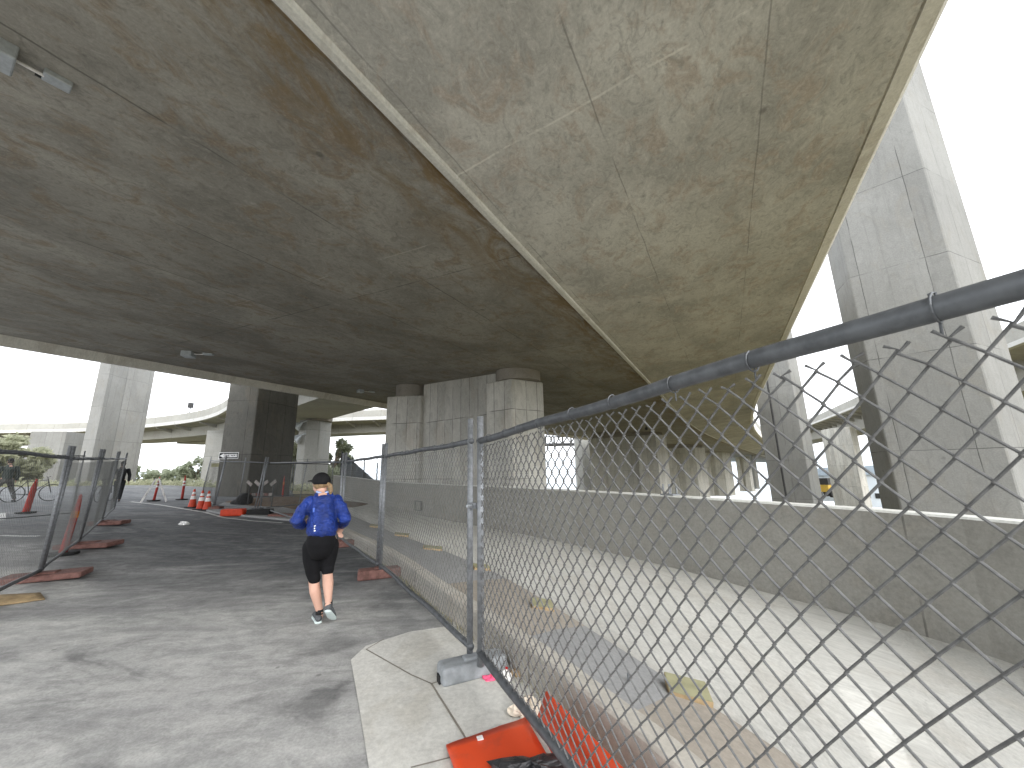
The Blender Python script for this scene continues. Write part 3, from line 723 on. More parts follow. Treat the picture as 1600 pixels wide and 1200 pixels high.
# dark opening on the squat pier, lamp masts on the curved ramp
A_, B_ = V(*azp(-51.3, 74), 0), V(*azp(-49.1, 72), 0); fd_ = (B_ - A_).normalized()
d = ray(72, 726); t_ = (A_.x * fd_.y - A_.y * fd_.x) / (d.x * fd_.y - d.y * fd_.x); q = EYE + d * t_
ao = empty('access_hatch', q, 'small dark hatch on the face of the squat pier', 'hatch', rz=math.atan2(fd_.y, fd_.x)); MB().box((0, -.05, 0), (1.3, .2, .7)).build('cover', M['black_'] if 'black_' in M else M['dark_metal'], ao)
def mast(px, ytop, ybot, d_, label):
    a_ = ray(px, ybot); k_ = d_ / math.hypot(a_.x, a_.y); p_ = EYE + a_ * k_; b_ = ray(px, ytop); zt_ = EYE.z + b_.z * d_ / math.hypot(b_.x, b_.y)
    root = empty('lamp_mast', p_, label, 'lamp mast', 'masts on the curved ramp'); H_ = zt_ - p_.z
    MB().tube([(0, 0, 0), (0, 0, H_)], .07, 6).build('pole', M['steel'], root)
    MB().box((0, 0, H_ - .3), (.5, .4, .7)).build('lamp_head', M['dark_metal'], root)
    return root
mast(208, 618, 653, 82, 'slim mast with dark head beside the tall pale left column'); mast(296, 630, 646, 69, 'short mast with dark box head on the curved ramp, left of the dark column')

# ================================================================== FENCES
def wire_mesh(p0, p1, z0, z1, w_=.066, h_=.082, r=.0019, sag=.0, seed=0, n=4, topgap=.04, lean=V(0, 0, 0), ragged=False):
    """woven chain link between two ground points; coordinates relative to p0"""
    rnd = random.Random(seed); mb = MB(); d = V(p1.x - p0.x, p1.y - p0.y, 0); L = d.length; t = d / L; nr = V(-t.y, t.x, 0); dz = (p1.z - p0.z) / L
    a = w_ / 2; b = h_ / 2; N = int(L / a); J = int((z1(0) - z0) / b)
    ph = [rnd.random() * 6 for _ in range(6)]
    for i in range(N):
        pts_ = []
        for j in range(J + 2):
            z = z0 + j * b
            xx = (i + (1 if (i + j) % 2 else 0)) * a
            if j == J + 1: z -= b * .55; xx += (-.5 if (i + j) % 2 else .5) * a
            if xx > L: xx = L
            if ragged and j >= J: z -= .012 * rnd.random()
            f = xx / L
            top_h = z1(f); zr = z0 + (z - z0) * (top_h - z0 + .0) / (z1(0) - z0)
            buck = sag * (math.sin(f * 7 + ph[0]) * .5 + math.sin(f * 13 + z * 3 + ph[1]) * .3 + math.sin(z * 5 + ph[2] + f * 4) * .3) * math.sin(math.pi * min(1, max(0, f)))
            xs_ = .35 * sag * math.sin(z * 6 + f * 9 + ph[3])
            off = (r * 1.0 if (i + j) % 2 else -r * 1.0) + buck + .0006 * rnd.uniform(-1, 1)
            pts_.append(t * (xx + xs_) + nr * off + V(0, 0, zr + dz * xx) + lean * (zr / 2))
        mb.tube(pts_, r, n, cap=False)
    return mb, t, nr, L, dz
def fence(p0, p1, label, rail=(1.848, 1.848), bot=.2, post0=True, post1=True, lean=V(0, 0, 0), seed=0, sag=.02, wm=(.066, .082, .0019), n=4, gap=.045, detail=True, post_h=2.06, rr=.026, group='temporary chain link fence panels', meshit=True, name='chain_link_fence'):
    p0 = Vector(p0); p1 = Vector(p1)
    root = empty(name, p0, label, 'fence', group)
    d = V(p1.x - p0.x, p1.y - p0.y, 0); L = d.length; t = d / L; dz = (p1.z - p0.z) / L
    at = lambda s_, z: t * s_ + V(0, 0, z + dz * s_) + lean * (z / 2)
    zr = lambda f: rail[0] + (rail[1] - rail[0]) * f
    N = 12
    MB().tube([at(L * i / N, zr(i / N) + .006 * math.sin(i * 1.3 + seed)) for i in range(N + 1)], rr, 12).build('top_rail', M['rail'], root, smooth=True)
    MB().tube([at(L * i / N, bot + .008 * math.sin(i * 1.1 + seed)) for i in range(N + 1)], rr, 12).build('bottom_rail', M['rail'], root, smooth=True)
    if post0: MB().tube([at(0.03, .11), at(.03, post_h)], rr, 12).build('post', M['steel'], root, smooth=True)
    if post1: MB().tube([at(L - .03, .11), at(L - .03, post_h)], rr, 12).build('post', M['steel'], root, smooth=True)
    if meshit:
        mb, *_ = wire_mesh(p0, p1, bot + .02, lambda f: zr(f) - gap, wm[0], wm[1], wm[2], sag, seed, n, lean=lean, ragged=True)
        mb.build('chain_link', M['wire' if seed < 4 else 'wire_l'], root)
    if detail:
        rnd = random.Random(seed + 9); x = .25
        while x < L - .15:
            for z, up_ in ((zr(x / L), 1),):
                c_ = at(x, z); ring = []
                for q in range(13):
                    a = 2 * math.pi * q / 12; ring.append(c_ + V(0, 0, (rr + .004) * math.cos(a)) + V(-t.y, t.x, 0) * ((rr + .004) * math.sin(a)) + t * .01 * q / 12)
                if rnd.random() < .35: ring.append(c_ + V(-t.y, t.x, 0) * .012 + V(0, 0, -gap - .01))
                MB().tube(ring, .0028, 5).build('tie_wire', M['rail'], root)
            x += rnd.uniform(.22, .42)
    return root
P1 = V(-.355, 3.50, 0)
PA = V(1.08, .308, 0)
fence(P1 + V(.055, -.06, 0), PA, 'nearest chain link fence panel, its top rail crossing the right of the view', (1.848, 1.92), .2, seed=3, sag=.018, gap=.05, wm=(.084, .092, .0043), n=6, rr=.028)
P2 = V(-2.13, 6.5, 0)
fence(P2 + V(.03, -.05, 0), P1 + V(-.02, .03, 0), 'second chain link panel, between the grey fence foot and the faded red block', (1.85, 1.85), .2, seed=5, wm=(.080, .090, .0024), sag=.035)
P3 = V(-3.92, 9.2, 0)
fence(P3, P2 + V(-.03, .03, 0), 'third chain link panel, just right of the runner', (1.85, 1.85), .18, seed=7, sag=.03, wm=(.075, .09, .0018))
P4 = V(*gt(452, 812)[:2], gt(452, 812).z); P5 = gt(406, 800)
fence(V(P5.x, P5.y, P5.z), V(-4.1, 9.5, 0), 'fence panel partly hidden behind the runner, ending by the dark column', (1.85, 1.85), .2, seed=8, wm=(.08, .1, .0016), n=3, detail=False)
# clamp joining the two near posts
cp = empty('fence_clamp', (P1.x, P1.y, 1.30), 'small bolted clamp joining the two nearest fence posts', 'clamp')
MB().box((0, 0, 0), (.12, .05, .045), Matrix.Rotation(R_(-45), 3, 'Z')).build('plate', M['steel'], cp); MB().tube([(-.05, -.07, 0), (.05, .06, 0)], .012, 6).build('bolt', M['galv_box'], cp)
# left fence
PL = gt(60, 905); Q1 = gt(121, 855); Q2 = gt(157, 820)
dL = (onz(60, 903, .22) - onz(0, 935, .2)).normalized(); PN = PL - dL * 3.6; PN.z = gz(PN.x, PN.y)
fence(PN, PL, 'nearest chain link panel at the left edge of the view', (1.95, 1.86), .14, seed=11, wm=(.066, .082, .0012), lean=V(.05, 0, 0), sag=.03)
fence(PL + V(-.05, .05, 0), Q1, 'second chain link panel of the left fence, by the tall red channeliser', (1.85, 1.85), .15, seed=12, wm=(.066, .082, .0014), lean=V(.09, 0, 0))
fence(Q1 + V(-.05, .05, 0), Q2, 'third chain link panel of the left fence', (1.85, 1.85), .15, seed=13, wm=(.08, .10, .0014), lean=V(.15, 0, 0), detail=False)
Q3 = Q2 + (Q2 - Q1).normalized() * 3.4; Q3.z = gz(Q3.x, Q3.y)
fence(Q2 + V(-.05, .05, 0), Q3, 'fourth chain link panel of the left fence, nearest the person wheeling a bicycle', (1.85, 1.85), .15, seed=14, wm=(.09, .11, .0013), n=3, lean=V(.1, 0, 0), detail=False)
X1 = gt(-60, 835); X2 = gt(112, 812)
fence(X2, V(-14.5, 6.5, gz(-14.5, 6.5)), 'fence panel crossing behind the left fence with a thin top bar', (1.9, 1.9), .2, seed=15, meshit=False, detail=False, rr=.018)
# enclosure round the dark column
lean2 = V(.22, 0, 0)
def enc(a, b, label, seed, lean=lean2, **k): return fence(gt(*a), gt(*b), label, (1.85, 1.85), .2, seed=seed, wm=(.09, .11, .0014), n=3, detail=False, lean=lean, rr=.022, group='leaning fence panels around the dark column', **k)
enc((333, 797), (397, 804), 'leaning fence panel in front of the dark column, its left post thickest', 21)
enc((399, 804), (466, 796), 'leaning fence panel right of the first one, reaching behind the runner', 22)
enc((314, 778), (333, 797), 'short fence panel at the left corner of the column enclosure', 23)
enc((454, 779), (516, 777), 'far fence panel of the column enclosure, in front of the slender column', 24, lean=V(.08, 0, 0))
enc((372, 783), (452, 780), 'far fence panel of the column enclosure, close to the dark column', 25, lean=V(.08, 0, 0))

# fence feet
def foot(loc, rz, size, mat, label, grey=False):
    root = empty('fence_weight', loc, label, 'fence foot', 'weighted fence feet', rz)
    L, W_, H_ = size; mb = MB()
    mb.box((0, 0, H_ / 2), (L, W_, H_))
    if grey:
        pass
    o = mb.build('block', mat, root, merge=True); bevel(o, min(.03, H_ * .25), 3)
    o2 = MB().box((0, 0, H_ + .004), (L * .28, W_ * .45, .03)).build('socket', mat, root, merge=True); bevel(o2, .01, 1)
    if grey:
        for sx in (-1, 1):
            q = MB().box((sx * L * .47, 0, .03), (L * .1, W_ * .34, .062)).build('fork_slot', M['rubber'], root)
    return root
foot((P1.x - .01, P1.y + .02, 0), R_(25), (.54, .20, .125), M['foot_grey'], 'grey plastic fence foot under the nearest fence post', True)
foot((P2.x + .02, P2.y, 0), R_(20), (.66, .24, .14), M['foot_red'], 'faded red block foot under the second post, near the runner')
foot((P3.x + .05, P3.y - .1, 0), R_(20), (.6, .26, .14), M['foot_red'], 'faded red foot with litter beside the runner, at the third post')
foot((PL.x + .1, PL.y, PL.z), R_(28), (.95, .45, .09), M['foot_red'], 'flat faded red foot under the left fence, nearest the plywood scrap')
foot((Q1.x + .25, Q1.y, Q1.z), R_(12), (.95, .5, .1), M['foot_red'], 'flat faded red foot second along the left fence')
foot((Q2.x + .2, Q2.y, Q2.z), R_(10), (.9, .4, .11), M['foot_red'], 'rust brown foot third along the left fence')
for px, py, l in ((337, 797, 'small dark red foot under the leaning panel, beside the cones'), (440, 809, 'rust red foot under the leaning panel, left of the runner')):
    p = gt(px, py); foot(p, R_(8), (.8 if px > 400 else .4, .35, .14), M['foot_red'], l)

# ================================================================== ROAD WORKS FURNITURE
def cone(px, py, label, h=.72):
    p = gt(px, py); root = empty('traffic_cone', p, label, 'traffic cone', 'traffic cones by the road edge')
    k = h / .72
    bevel(MB().box((0, 0, .02), (.38 * k, .38 * k, .04)).build('base', M['rubber'], root, merge=True), .015)
    prof = lambda z: (.145 - (.145 - .03) * z) * k
    def band(nm, a, b, mat, e=0): MB().tube([(0, 0, (.04 + a * .68) * k), (0, 0, (.04 + b * .68) * k)], [prof(a) + e, prof(b) + e], 20).build(nm, mat, root, smooth=False)
    band('body', 0, 1, M['cone_orange']); band('reflective_band', .42, .62, M['reflective'], .004); band('reflective_band', .70, .84, M['reflective'], .004)
    return root
cone(300, 793, 'leftmost of the three orange traffic cones'); cone(313, 796, 'middle of the three orange traffic cones'); cone(323, 797, 'rightmost of the three orange traffic cones')
def delineator(px, py, h, label, lean=V(0, 0, 0), r=.055, ragged=False, flat=False):
    p = gt(px, py); root = empty('channeliser_post', p, label, 'channeliser', 'red road channelisers')
    bevel(MB().tube([(0, 0, 0), (0, 0, .05)], .24, 8).build('base', M['rubber'], root), .012)
    L = lean
    zz_ = [0.05, .12, h * .35, h * .7, h * .86, h]; rad = [r * 1.15, r * 1., r * .95, r * .9, r * .75, r * .5]
    if flat: rad = [(a * 1.7, a * .8) for a in rad]
    MB().tube([V(0, 0, z) + L * (z / h) for z in zz_], rad, 12).build('post', M['red_plastic'], root, smooth=True)
    if ragged and not flat: MB().tube([V(0, 0, h * .66) + L * .66, V(0, 0, h * .78) + L * .78], r * 1.0, 12).build('reflective_band', M['amber'], root)
    if not ragged:
        for a, b in ((.62, .70), (.76, .84)): MB().tube([V(0, 0, h * a) + L * a, V(0, 0, h * b) + L * b], r * 1.12, 12).build('reflective_band', M['reflective'], root)
    MB().tube([V(0, 0, h) + L, V(0, 0, h + .05) + L, V(0, 0, h + .09) + L], [r * .35, r * .5, r * .2], 8).build('grip', M['red_plastic'], root)
    return root
delineator(97, 867, 1.05, 'tall red channeliser post leaning inside the left fence', V(.12, 0, 0), .058, True)
delineator(40, 802, 1.02, 'battered red channeliser with torn top in front of the cyclist', V(.1, 0, 0), .06, True, True)
delineator(284, 781, 1.05, 'slim red channeliser with bands standing left of the cones')
delineator(240, 783, .98, 'red channeliser inside the folding barricade', V(.1, 0, 0), .05)
p_ = delineator(441, 779, 1.1, 'slim red post right of the dark column', V(0, 0, 0), .045, True)
# folding A-frame barricade
pb = (gt(222, 786) + gt(257, 783)) / 2
bar = empty('folding_barricade', pb, 'white folding barricade with an A shape standing at the end of the road', 'barricade', rz=R_(40))
for sx in (-1, 1):
    top = V(.05 * sx, 0, 1.0)
    for sy in (-.3, .3): MB().box(((.05 * sx + .42 * sx) / 2, sy, .5), (.05, .05, 1.08), Matrix.Rotation(-sx * math.atan(.37), 3, 'Y')).build('leg', M['reflective'], bar)
    for z in (.35, .82):
        xx = .05 + (.37) * (1 - z)
        MB().box((sx * xx, 0, z), (.03, .7, .14), Matrix.Rotation(-sx * math.atan(.37), 3, 'Y')).build('board', M['reflective'], bar)
# back of a road sign on a post
p = gt(203, 772); sg = empty('road_sign', p, 'square sign seen from behind on a dark post at the end of the road', 'sign', rz=R_(20))
MB().tube([(0, 0, 0), (.12, 0, 1.75)], .035, 8).build('post', M['dark_metal'], sg)
MB().box((.12, -.06, 1.32), (1.0, .02, .72), Matrix.Rotation(R_(5), 3, 'Y')).build('plate', M['galv_box'], sg)
# one way sign on the dark column : board with arrow and lettering
def text(s_, size, mat, parent, loc, rot, name='lettering'):
    cu_ = bpy.data.curves.new(name, 'FONT'); cu_.body = s_; cu_.size = size; cu_.align_x = 'CENTER'; cu_.align_y = 'CENTER'; cu_.extrude = .002; cu_.offset = size * .02
    o = bpy.data.objects.new(name, cu_); C.objects.link(o); o.data.materials.append(mat); o.parent = parent; o.location = loc; o.rotation_euler = rot
    dg = bpy.context.evaluated_depsgraph_get(); me = bpy.data.meshes.new_from_object(o.evaluated_get(dg)); bpy.data.objects.remove(o)
    o2 = bpy.data.objects.new(name, me); C.objects.link(o2); o2.parent = parent; o2.location = loc; o2.rotation_euler = rot
    if not me.materials: me.materials.append(mat)
    return o2
A_, B_ = V(*azp(-36.83, 26.9), 0), V(*azp(-33.8, 26.0), 0); fdir = (B_ - A_).normalized(); ang = math.atan2(fdir.y, fdir.x)
d = ray(358, 712); t_ = (A_.x * fdir.y - A_.y * fdir.x) / (d.x * fdir.y - d.y * fdir.x); q = EYE + d * t_
nrm = V(fdir.y, -fdir.x, 0)
ow = empty('one_way_sign', q + nrm * .03, 'black and white one way sign with a left arrow on the dark column', 'sign', rz=ang)
M['white'] = plain('white_sheeting', (.78, .78, .76), .5, 0, .04, 4); M['black'] = plain('black_sheeting', (.02, .02, .02), .5, 0, .1, 4)
MB().box((0, 0, 0), (1.05, .02, .36)).build('panel', M['white'], ow); MB().box((0, -.012, 0), (.99, .01, .30)).build('black_field', M['black'], ow)
mb = MB(); ar = [(-.47, 0), (-.25, .125), (-.25, .085), (.46, .085), (.46, -.085), (-.25, -.085), (-.25, -.125)]
mb.face([(x, -.021, z) for x, z in ar]); mb.build('arrow', M['white'], ow)
text('ONE WAY', .15, M['black'], ow, (.10, -.024, 0), (R_(90), 0, 0))
# barrier boards and orange debris at the foot of the dark column
def board(px, py, w_, h, z, mat, label, rz=0, tilt=0, name='barrier_board', cat='board', grp=None):
    p = gt(px, py); root = empty(name, p + V(0, 0, z), label, cat, grp, rz); 
    return root
for (px, py, s_, lb) in ((364, 800, .85, 'bright orange plastic barrier lying below the dark column'),):
    p = gt(px, py + 6); root = empty('plastic_barrier', p, lb, 'barrier', rz=R_(5))
    bevel(MB().box((0, 0, .12), (.75, .3, .24)).build('body', M['cone_orange'], root, merge=True), .05); bevel(MB().box((.85, .1, .1), (.8, .35, .2)).build('base', M['rubber'], root, merge=True), .04)
p = gt(377, 797); p.z += .0
bb = empty('black_bag', gt(372, 790), 'black plastic sheet heaped against the dark column', 'bag')
mb = MB(); ball(mb, (.25, 0, .22), (.35, .3, .32)); ball(mb, (0, .1, .1), (.4, .3, .2)); blob('heap', mb, M['rubber'], bb, .04, 2)
# striped sawhorse boards by the column
bd = empty('striped_barricade', gt(404, 793), 'barricade with faded slanting grey stripes against the dark column', 'barricade', rz=R_(-12))
for z in (1.0, ):
    for i in range(4): MB().box((-.6 + .4 * i, 0, z + .0), (.30, .03, .13), Matrix.Rotation(R_(35 if i < 2 else -35), 3, 'Y')).build('stripe', M['dirty_grey'], bd)
for x in (-.6, .6): MB().tube([(x, .03, 0), (x, .03, 1.15)], .025, 6).build('leg', M['dark_metal'], bd)
bd2 = empty('striped_barricade', gt(337, 793) + V(.9, 1.2, 0), 'low barricade board with faded red marks behind the leaning fence', 'barricade', rz=R_(-5))
for i in range(7): MB().box((-.6 + .2 * i, 0, .42), (.17, .03, .12)).build('stripe', M['foot_red' if i % 2 else 'dirty_grey'], bd2)
for x in (-.6, .6): MB().tube([(x, .02, 0), (x, .02, .46)], .02, 6).build('leg', M['dark_metal'], bd2)
# olive tag on fence rail
p = gt(333, 797); tg = empty('fence_tag', p + V(-.35, .25, 1.72), 'small olive tag tied to the corner fence rail', 'tag'); MB().box((0, 0, 0), (.3, .02, .14)).build('plate', M['wood_green'], tg)
# dirt mound by the column and gravel strip behind the road line
k = NM('brown_earth', .95); v = k.mapv('Object'); k.col(k.mix(k.mr(k.noise(v, 2.5, 6, .7), .3, .7), (.10, .065, .04), (.20, .135, .085))); k.bump(k.noise(v, 12, 5), .7, .05); M['dirt'] = k.m
mb = MB(); c0 = gt(425, 793); n1 = 36; n2 = 8; rr_ = random.Random(2)
prev = None
for j in range(n2 + 1):
    ring = []
    for i in range(n1):
        a = 2 * math.pi * i / n1; f = j / n2; R1 = 2.9 * (1 + .12 * math.sin(3 * a)) * f; x = c0.x + math.cos(a) * R1 * 1.25; y = c0.y + 1.7 + math.sin(a) * R1 * .75
        ring.append((x, y, gz(x, y) - .03 + .32 * (1 - f * f) ** 1.5 + (.03 * rr_.random() if j < n2 else -.05)))
    if prev:
        for i in range(n1): mb.face([prev[i], ring[i], ring[(i + 1) % n1], prev[(i + 1) % n1]])
    prev = ring
tag(mb.build('earth_mound', M['dirt'], smooth=True, merge=True), kind='structure')
# concrete island strip between the road line and the column
isl = [(322, 799), (345, 804), (397, 809), (440, 813), (470, 816), (468, 800), (440, 794), (400, 790), (350, 787)]
mb = MB(); mb.prism([gt(*p).to_2d() for p in isl], -.05, lambda p: gz(p.x, p.y) + .06); tag(mb.build('traffic_island', M['strip_grey']), kind='structure')

# ================================================================== THINGS ON THE GROUND
# orange plastic sign lying folded over the kerb
og = NM('orange_sheet', .45, 0, .4); v = og.mapv('Object'); f = og.mr(og.noise(v, 7, 6, .7), .5, .75)
og.col(og.mix(og.math('MULTIPLY', f, .5), (.64, .068, .018), (.36, .07, .04))); M['orange'] = og.m
def sheet(name, P, mat, parent=None, th=.01, sub=8, bulge=.0, seed=0):
    """bilinear quad sheet with thickness, P = four corner points"""
    rnd = random.Random(seed); mb = MB(); P = [Vector(p) for p in P]; n = sub
    pt = lambda i, j: P[0].lerp(P[1], i / n).lerp(P[3].lerp(P[2], i / n), j / n)
    G = [[pt(i, j) + V(0, 0, bulge * math.sin(math.pi * i / n) * math.sin(math.pi * j / n) + rnd.uniform(-.002, .002)) for i in range(n + 1)] for j in range(n + 1)]
    for j in range(n):
        for i in range(n): mb.face([G[j][i], G[j][i + 1], G[j + 1][i + 1], G[j + 1][i]])
    o = mb.build(name, mat, parent, smooth=True, merge=True); s_ = o.modifiers.new('thick', 'SOLIDIFY'); s_.thickness = th; return o
a0 = onz(697, 1163, .04); a1 = onz(822, 1120, .03); a2 = onz(885, 1195, .03); a3 = V(-.03, 1.85, .03); a3 = onz(742, 1290, .04)
os_ = empty('orange_sign', V(0, 2.3, 0), 'bright orange plastic sign lying folded on the sidewalk against the kerb', 'sign board')
L0_ = os_.location
sheet('flat_panel', [p - L0_ for p in (a0, a1, onz(905, 1270, .03), a3)], M['orange'], os_, .012, 10, .012, 1)
k0 = V(.16, 3.12, .05); 
b0 = onz(868, 1190, .03); b1 = onz(838, 1130, .03); t0 = onz(855, 1080, .24); t1 = onz(992, 1212, .24)
sheet('standing_panel', [p - L0_ for p in (b1, t0, onz(1040, 1265, .25), onz(930, 1300, .04))], M['orange'], os_, .010, 10, .0, 2)
# marks on it: a small pale square print and a pale square on the flat part
def mark(px, py, z, s_, mat, nm, rz, tilt=None):
    p = onz(px, py, z); mb = MB(); Mx = Matrix.Rotation(rz, 3, 'Z') @ (Matrix.Rotation(tilt, 3, 'X') if tilt else Matrix.Identity(3))
    mb.box(p - L0_, (s_, s_, .006), Mx); return mb.build(nm, mat, os_)
mark(750, 1153, .046, .035, M['reflective'], 'sticker', .3)
M['printgrey'] = plain('grey_print', (.45, .45, .46), .5, 0, .1, 20)
for i_, (px, py, s_, mm) in enumerate(((934, 1172, .062, 'black'), (934, 1171.5, .05, 'printgrey'))):
    p = onz(px, py, .17 + .006 * i_); mb = MB(); mb.box(p - L0_ + V(-.004 * i_, -.004 * i_, .004 * i_), (s_, .01, s_), Matrix.Rotation(R_(-62), 3, 'Z') @ Matrix.Rotation(R_(-28), 3, 'X') @ Matrix.Rotation(R_(45), 3, 'Y')); mb.build('emblem', M[mm], os_)
# black crumpled plastic
def crumple(name, loc, size, mat, label, cat, seed=0, flat=.5, n=14, group=None):
    rnd = random.Random(seed); root = empty(name, loc, label, cat, group); mb = MB()
    ph = [rnd.uniform(0, 6.28) for _ in range(8)]
    def P(i, j):
        th = math.pi * i / n; fi = 2 * math.pi * j / (2 * n)
        r = 1 + .22 * math.sin(3 * fi + ph[0] + 2 * th) + .15 * math.sin(7 * fi + ph[1]) * math.sin(5 * th + ph[2]) + .14 * rnd.uniform(-1, 1)
        z = math.cos(th) * r * size[2]
        return (math.sin(th) * math.cos(fi) * r * size[0], math.sin(th) * math.sin(fi) * r * size[1], max(z, -size[2] * .2) + size[2] * .2)
    G = [[P(i, j) for j in range(2 * n)] for i in range(n + 1)]
    for i in range(n):
        for j in range(2 * n): mb.face([G[i][j], G[i + 1][j], G[i + 1][(j + 1) % (2 * n)], G[i][(j + 1) % (2 * n)]])
    mb.build('heap', mat, root, merge=True); return root
M['blackpl'] = plain('black_sheet_plastic', (.03, .03, .032), .35, 0, .4, 25, .4, spec=.5)
p = onz(830, 1196, .05); crumple('plastic_sheet', (p.x, p.y - .05, .05), (.20, .10, .035), M['blackpl'], 'torn black plastic lying on the orange sign', 'plastic sheet', 5)
M['paper'] = plain('dirty_paper', (.62, .55, .45), .8, 0, .25, 18, .5)
p = onz(826, 1118); crumple('paper_bag', (p.x, p.y, .01), (.11, .08, .07), M['paper'], 'crumpled beige paper bag on the sidewalk beside the orange sign', 'paper bag', 8)
p = onz(893, 1165, .02); crumple('plastic_wrapper', (p.x, p.y, .04), (.035, .10, .05), plain('clear_wrapper', (.5, .5, .5), .3, 0, .5, 25, .5), 'crumpled clear wrapper standing in the fold of the orange sign', 'wrapper', 9, n=8)
p = onz(767, 1062); crumple('pink_litter', (p.x, p.y, .006), (.065, .035, .02), plain('pink_plastic', (.75, .10, .20), .5), 'bright pink plastic scrap beside the grey fence foot', 'litter', 12, n=8, group='litter by the fence foot')
p = onz(789, 1063); crumple('white_tissue', (p.x, p.y, .006), (.06, .05, .045), plain('white_tissue', (.75, .73, .70), .8), 'crumpled white tissue beside the grey fence foot', 'litter', 13, n=8, group='litter by the fence foot')
p = onz(791, 1052); crumple('red_wrapper', (p.x, p.y, .006), (.03, .025, .03), plain('red_wrapper', (.5, .04, .04), .5), 'tiny red wrapper behind the white tissue', 'litter', 14, n=6, group='litter by the fence foot')
p = onz(805, 1056); crumple('brown_leaf_heap', (p.x, p.y, .006), (.05, .04, .03), plain('dry_leaves', (.33, .24, .15), .9, 0, .4, 40), 'dry brown leaves gathered right of the white tissue', 'litter', 15, n=7, group='litter by the fence foot')
p = gt(287, 820); crumple('crushed_cup', p, (.14, .1, .07), M['white'], 'crushed white cup lying on the road left of the cones', 'litter', 16, n=6)
p = gt(626, 878); crumple('paper_scrap', (p.x, p.y, .0), (.03, .03, .02), M['white'], 'scrap of white paper by the red fence foot', 'litter', 17, n=5)
p = gt(540, 848); crumple('litter_heap', (p.x + .1, p.y, .0), (.22, .12, .1), M['paper'], 'small heap of litter against the kerb beside the runner', 'litter', 18, n=7)
# dead weeds in the gutter
k = plain('dry_weeds', (.26, .23, .13), .9, 0, .3, 30); rnd = random.Random(7); mb = MB()
for i in range(900):
    y = rnd.choice([rnd.uniform(4.2, 7.6), rnd.uniform(3.0, 8.6)]); x = curb_x(y) - abs(rnd.gauss(0, .035)) - .005
    h = rnd.uniform(.02, .09); a = rnd.uniform(0, 6.28); lx, ly = math.cos(a) * h * .7, math.sin(a) * h * .7
    wv = V(math.cos(a + 1.57), math.sin(a + 1.57), 0) * .0022; b = V(x, y, 0)
    mb.face([b - wv, b + wv, b + V(lx, ly, h)])
tag(mb.build('dry_weeds', k), 'dry weeds and straw along the foot of the kerb', 'weeds', kind='stuff')
# plywood at the left edge
p = onz(20, 944, .05); pw = empty('plywood_scrap', (p.x, p.y, p.z - .05 + gz(p.x, p.y)), 'warped tan plywood scrap lying below the left fence', 'plywood')
ce = [gt(-60, 957), gt(70, 938), gt(62, 932), gt(-40, 937)]
for i_ in range(4): ce[i_] = ce[i_] - pw.location
sheet('panel', [ce[0] + V(0, 0, .03), ce[1] + V(0, 0, .02), ce[2] + V(0, 0, .05), ce[3] + V(0, 0, .05)], M['wood'], pw, .015, 8, .03, 3)
# wooden wedges on the apron
def apron_z(x, y):
    best = min(range(NW), key=lambda i: (mid_[i][0] - x) ** 2 + (mid_[i][1] - y) ** 2)
    a, b = Vector(ap_in[best]), Vector(ap_out[best]); f = max(0, min(1, (V(x, y, 0) - V(a.x, a.y, 0)).length / max(.01, (V(b.x, b.y, 0) - V(a.x, a.y, 0)).length)))
    return a.z + (b.z - a.z) * f
for (px, py, s_, rz, lb) in ((1074, 1076, (.27, .21), -12, 'largest plywood square with a green face, on the apron beyond the kerb'),
                             (847, 947, (.24, .22), 5, 'green faced plywood square beyond the nearest fence post'),
                             (752, 886, (.26, .2), 20, 'plywood piece just right of the nearest fence posts'),
                             (676, 857, (.36, .2), 15, 'plywood piece seen through the second fence panel'),
                             (628, 835, (.34, .2), 15, 'small wood piece near the far end of the apron'),
                             (588, 823, (.34, .2), 15, 'smallest wood piece, farthest along the apron')):
    p = onz(px, py, .12); z_ = apron_z(p.x, p.y)
    root = empty('plywood_block', (p.x, p.y, z_ + .035), lb, 'plywood block', 'plywood squares along the apron', rz=R_(rz))
    root.rotation_euler = (R_(6), R_(9), R_(rz))
    o = MB().box((0, 0, 0), (s_[0], s_[1], .035)).build('panel', M['wood'], root, merge=True)
    MB().box((0, 0, .0195), (s_[0] - .006, s_[1] - .006, .003)).build('coated_face', M['wood_green'], root)
    MB().box((s_[0] * .2, 0, -.035), (.06, s_[1] * .8, .05)).build('packer', M['wood'], root)
p = onz(983, 1078, .12); bt = empty('tie_rod_end', (p.x, p.y, apron_z(p.x, p.y)), 'small shiny metal stub sticking out of the apron', 'metal stub'); MB().tube([(0, 0, 0), (.005, 0, .06)], .011, 8).build('stub', M['steel'], bt)

# ================================================================== SOFFIT FITTINGS
def fixture(a, b, k_, label, name='soffit_light'):
    p = on_soffit(*a); q = on_soffit(*b); d = q - p; L = d.length; root = empty(name, p, label, 'light fitting', 'lights fixed under the deck', math.atan2(d.y, d.x))
    bevel(MB().box((-.02, 0, -.07 * k_), (.24 * k_, .28 * k_, .14 * k_)).build('housing', M['galv_box'], root, merge=True), .015)
    MB().tube([(.1 * k_, 0, -.05 * k_), (L * .62, 0, -.05 * k_)], .014 * k_, 8).build('conduit', M['reflective'], root)
    bevel(MB().box((L * .8, 0, -.03 * k_), (L * .42, .13 * k_, .06 * k_)).build('junction_box', M['galv_box'], root, merge=True), .012)
    MB().tube([(L * .5, .09 * k_, -.02), (L * .8, .09 * k_, -.02)], .012 * k_, 6).build('strap', M['dark_metal'], root)
    return root
fixture((-2, 72), (112, 134), 1.15, 'grey light fitting with conduit under the deck, at the top corner of the view')
fixture((296, 550), (333, 553), 1.5, 'grey light fitting under the deck above the dark column')
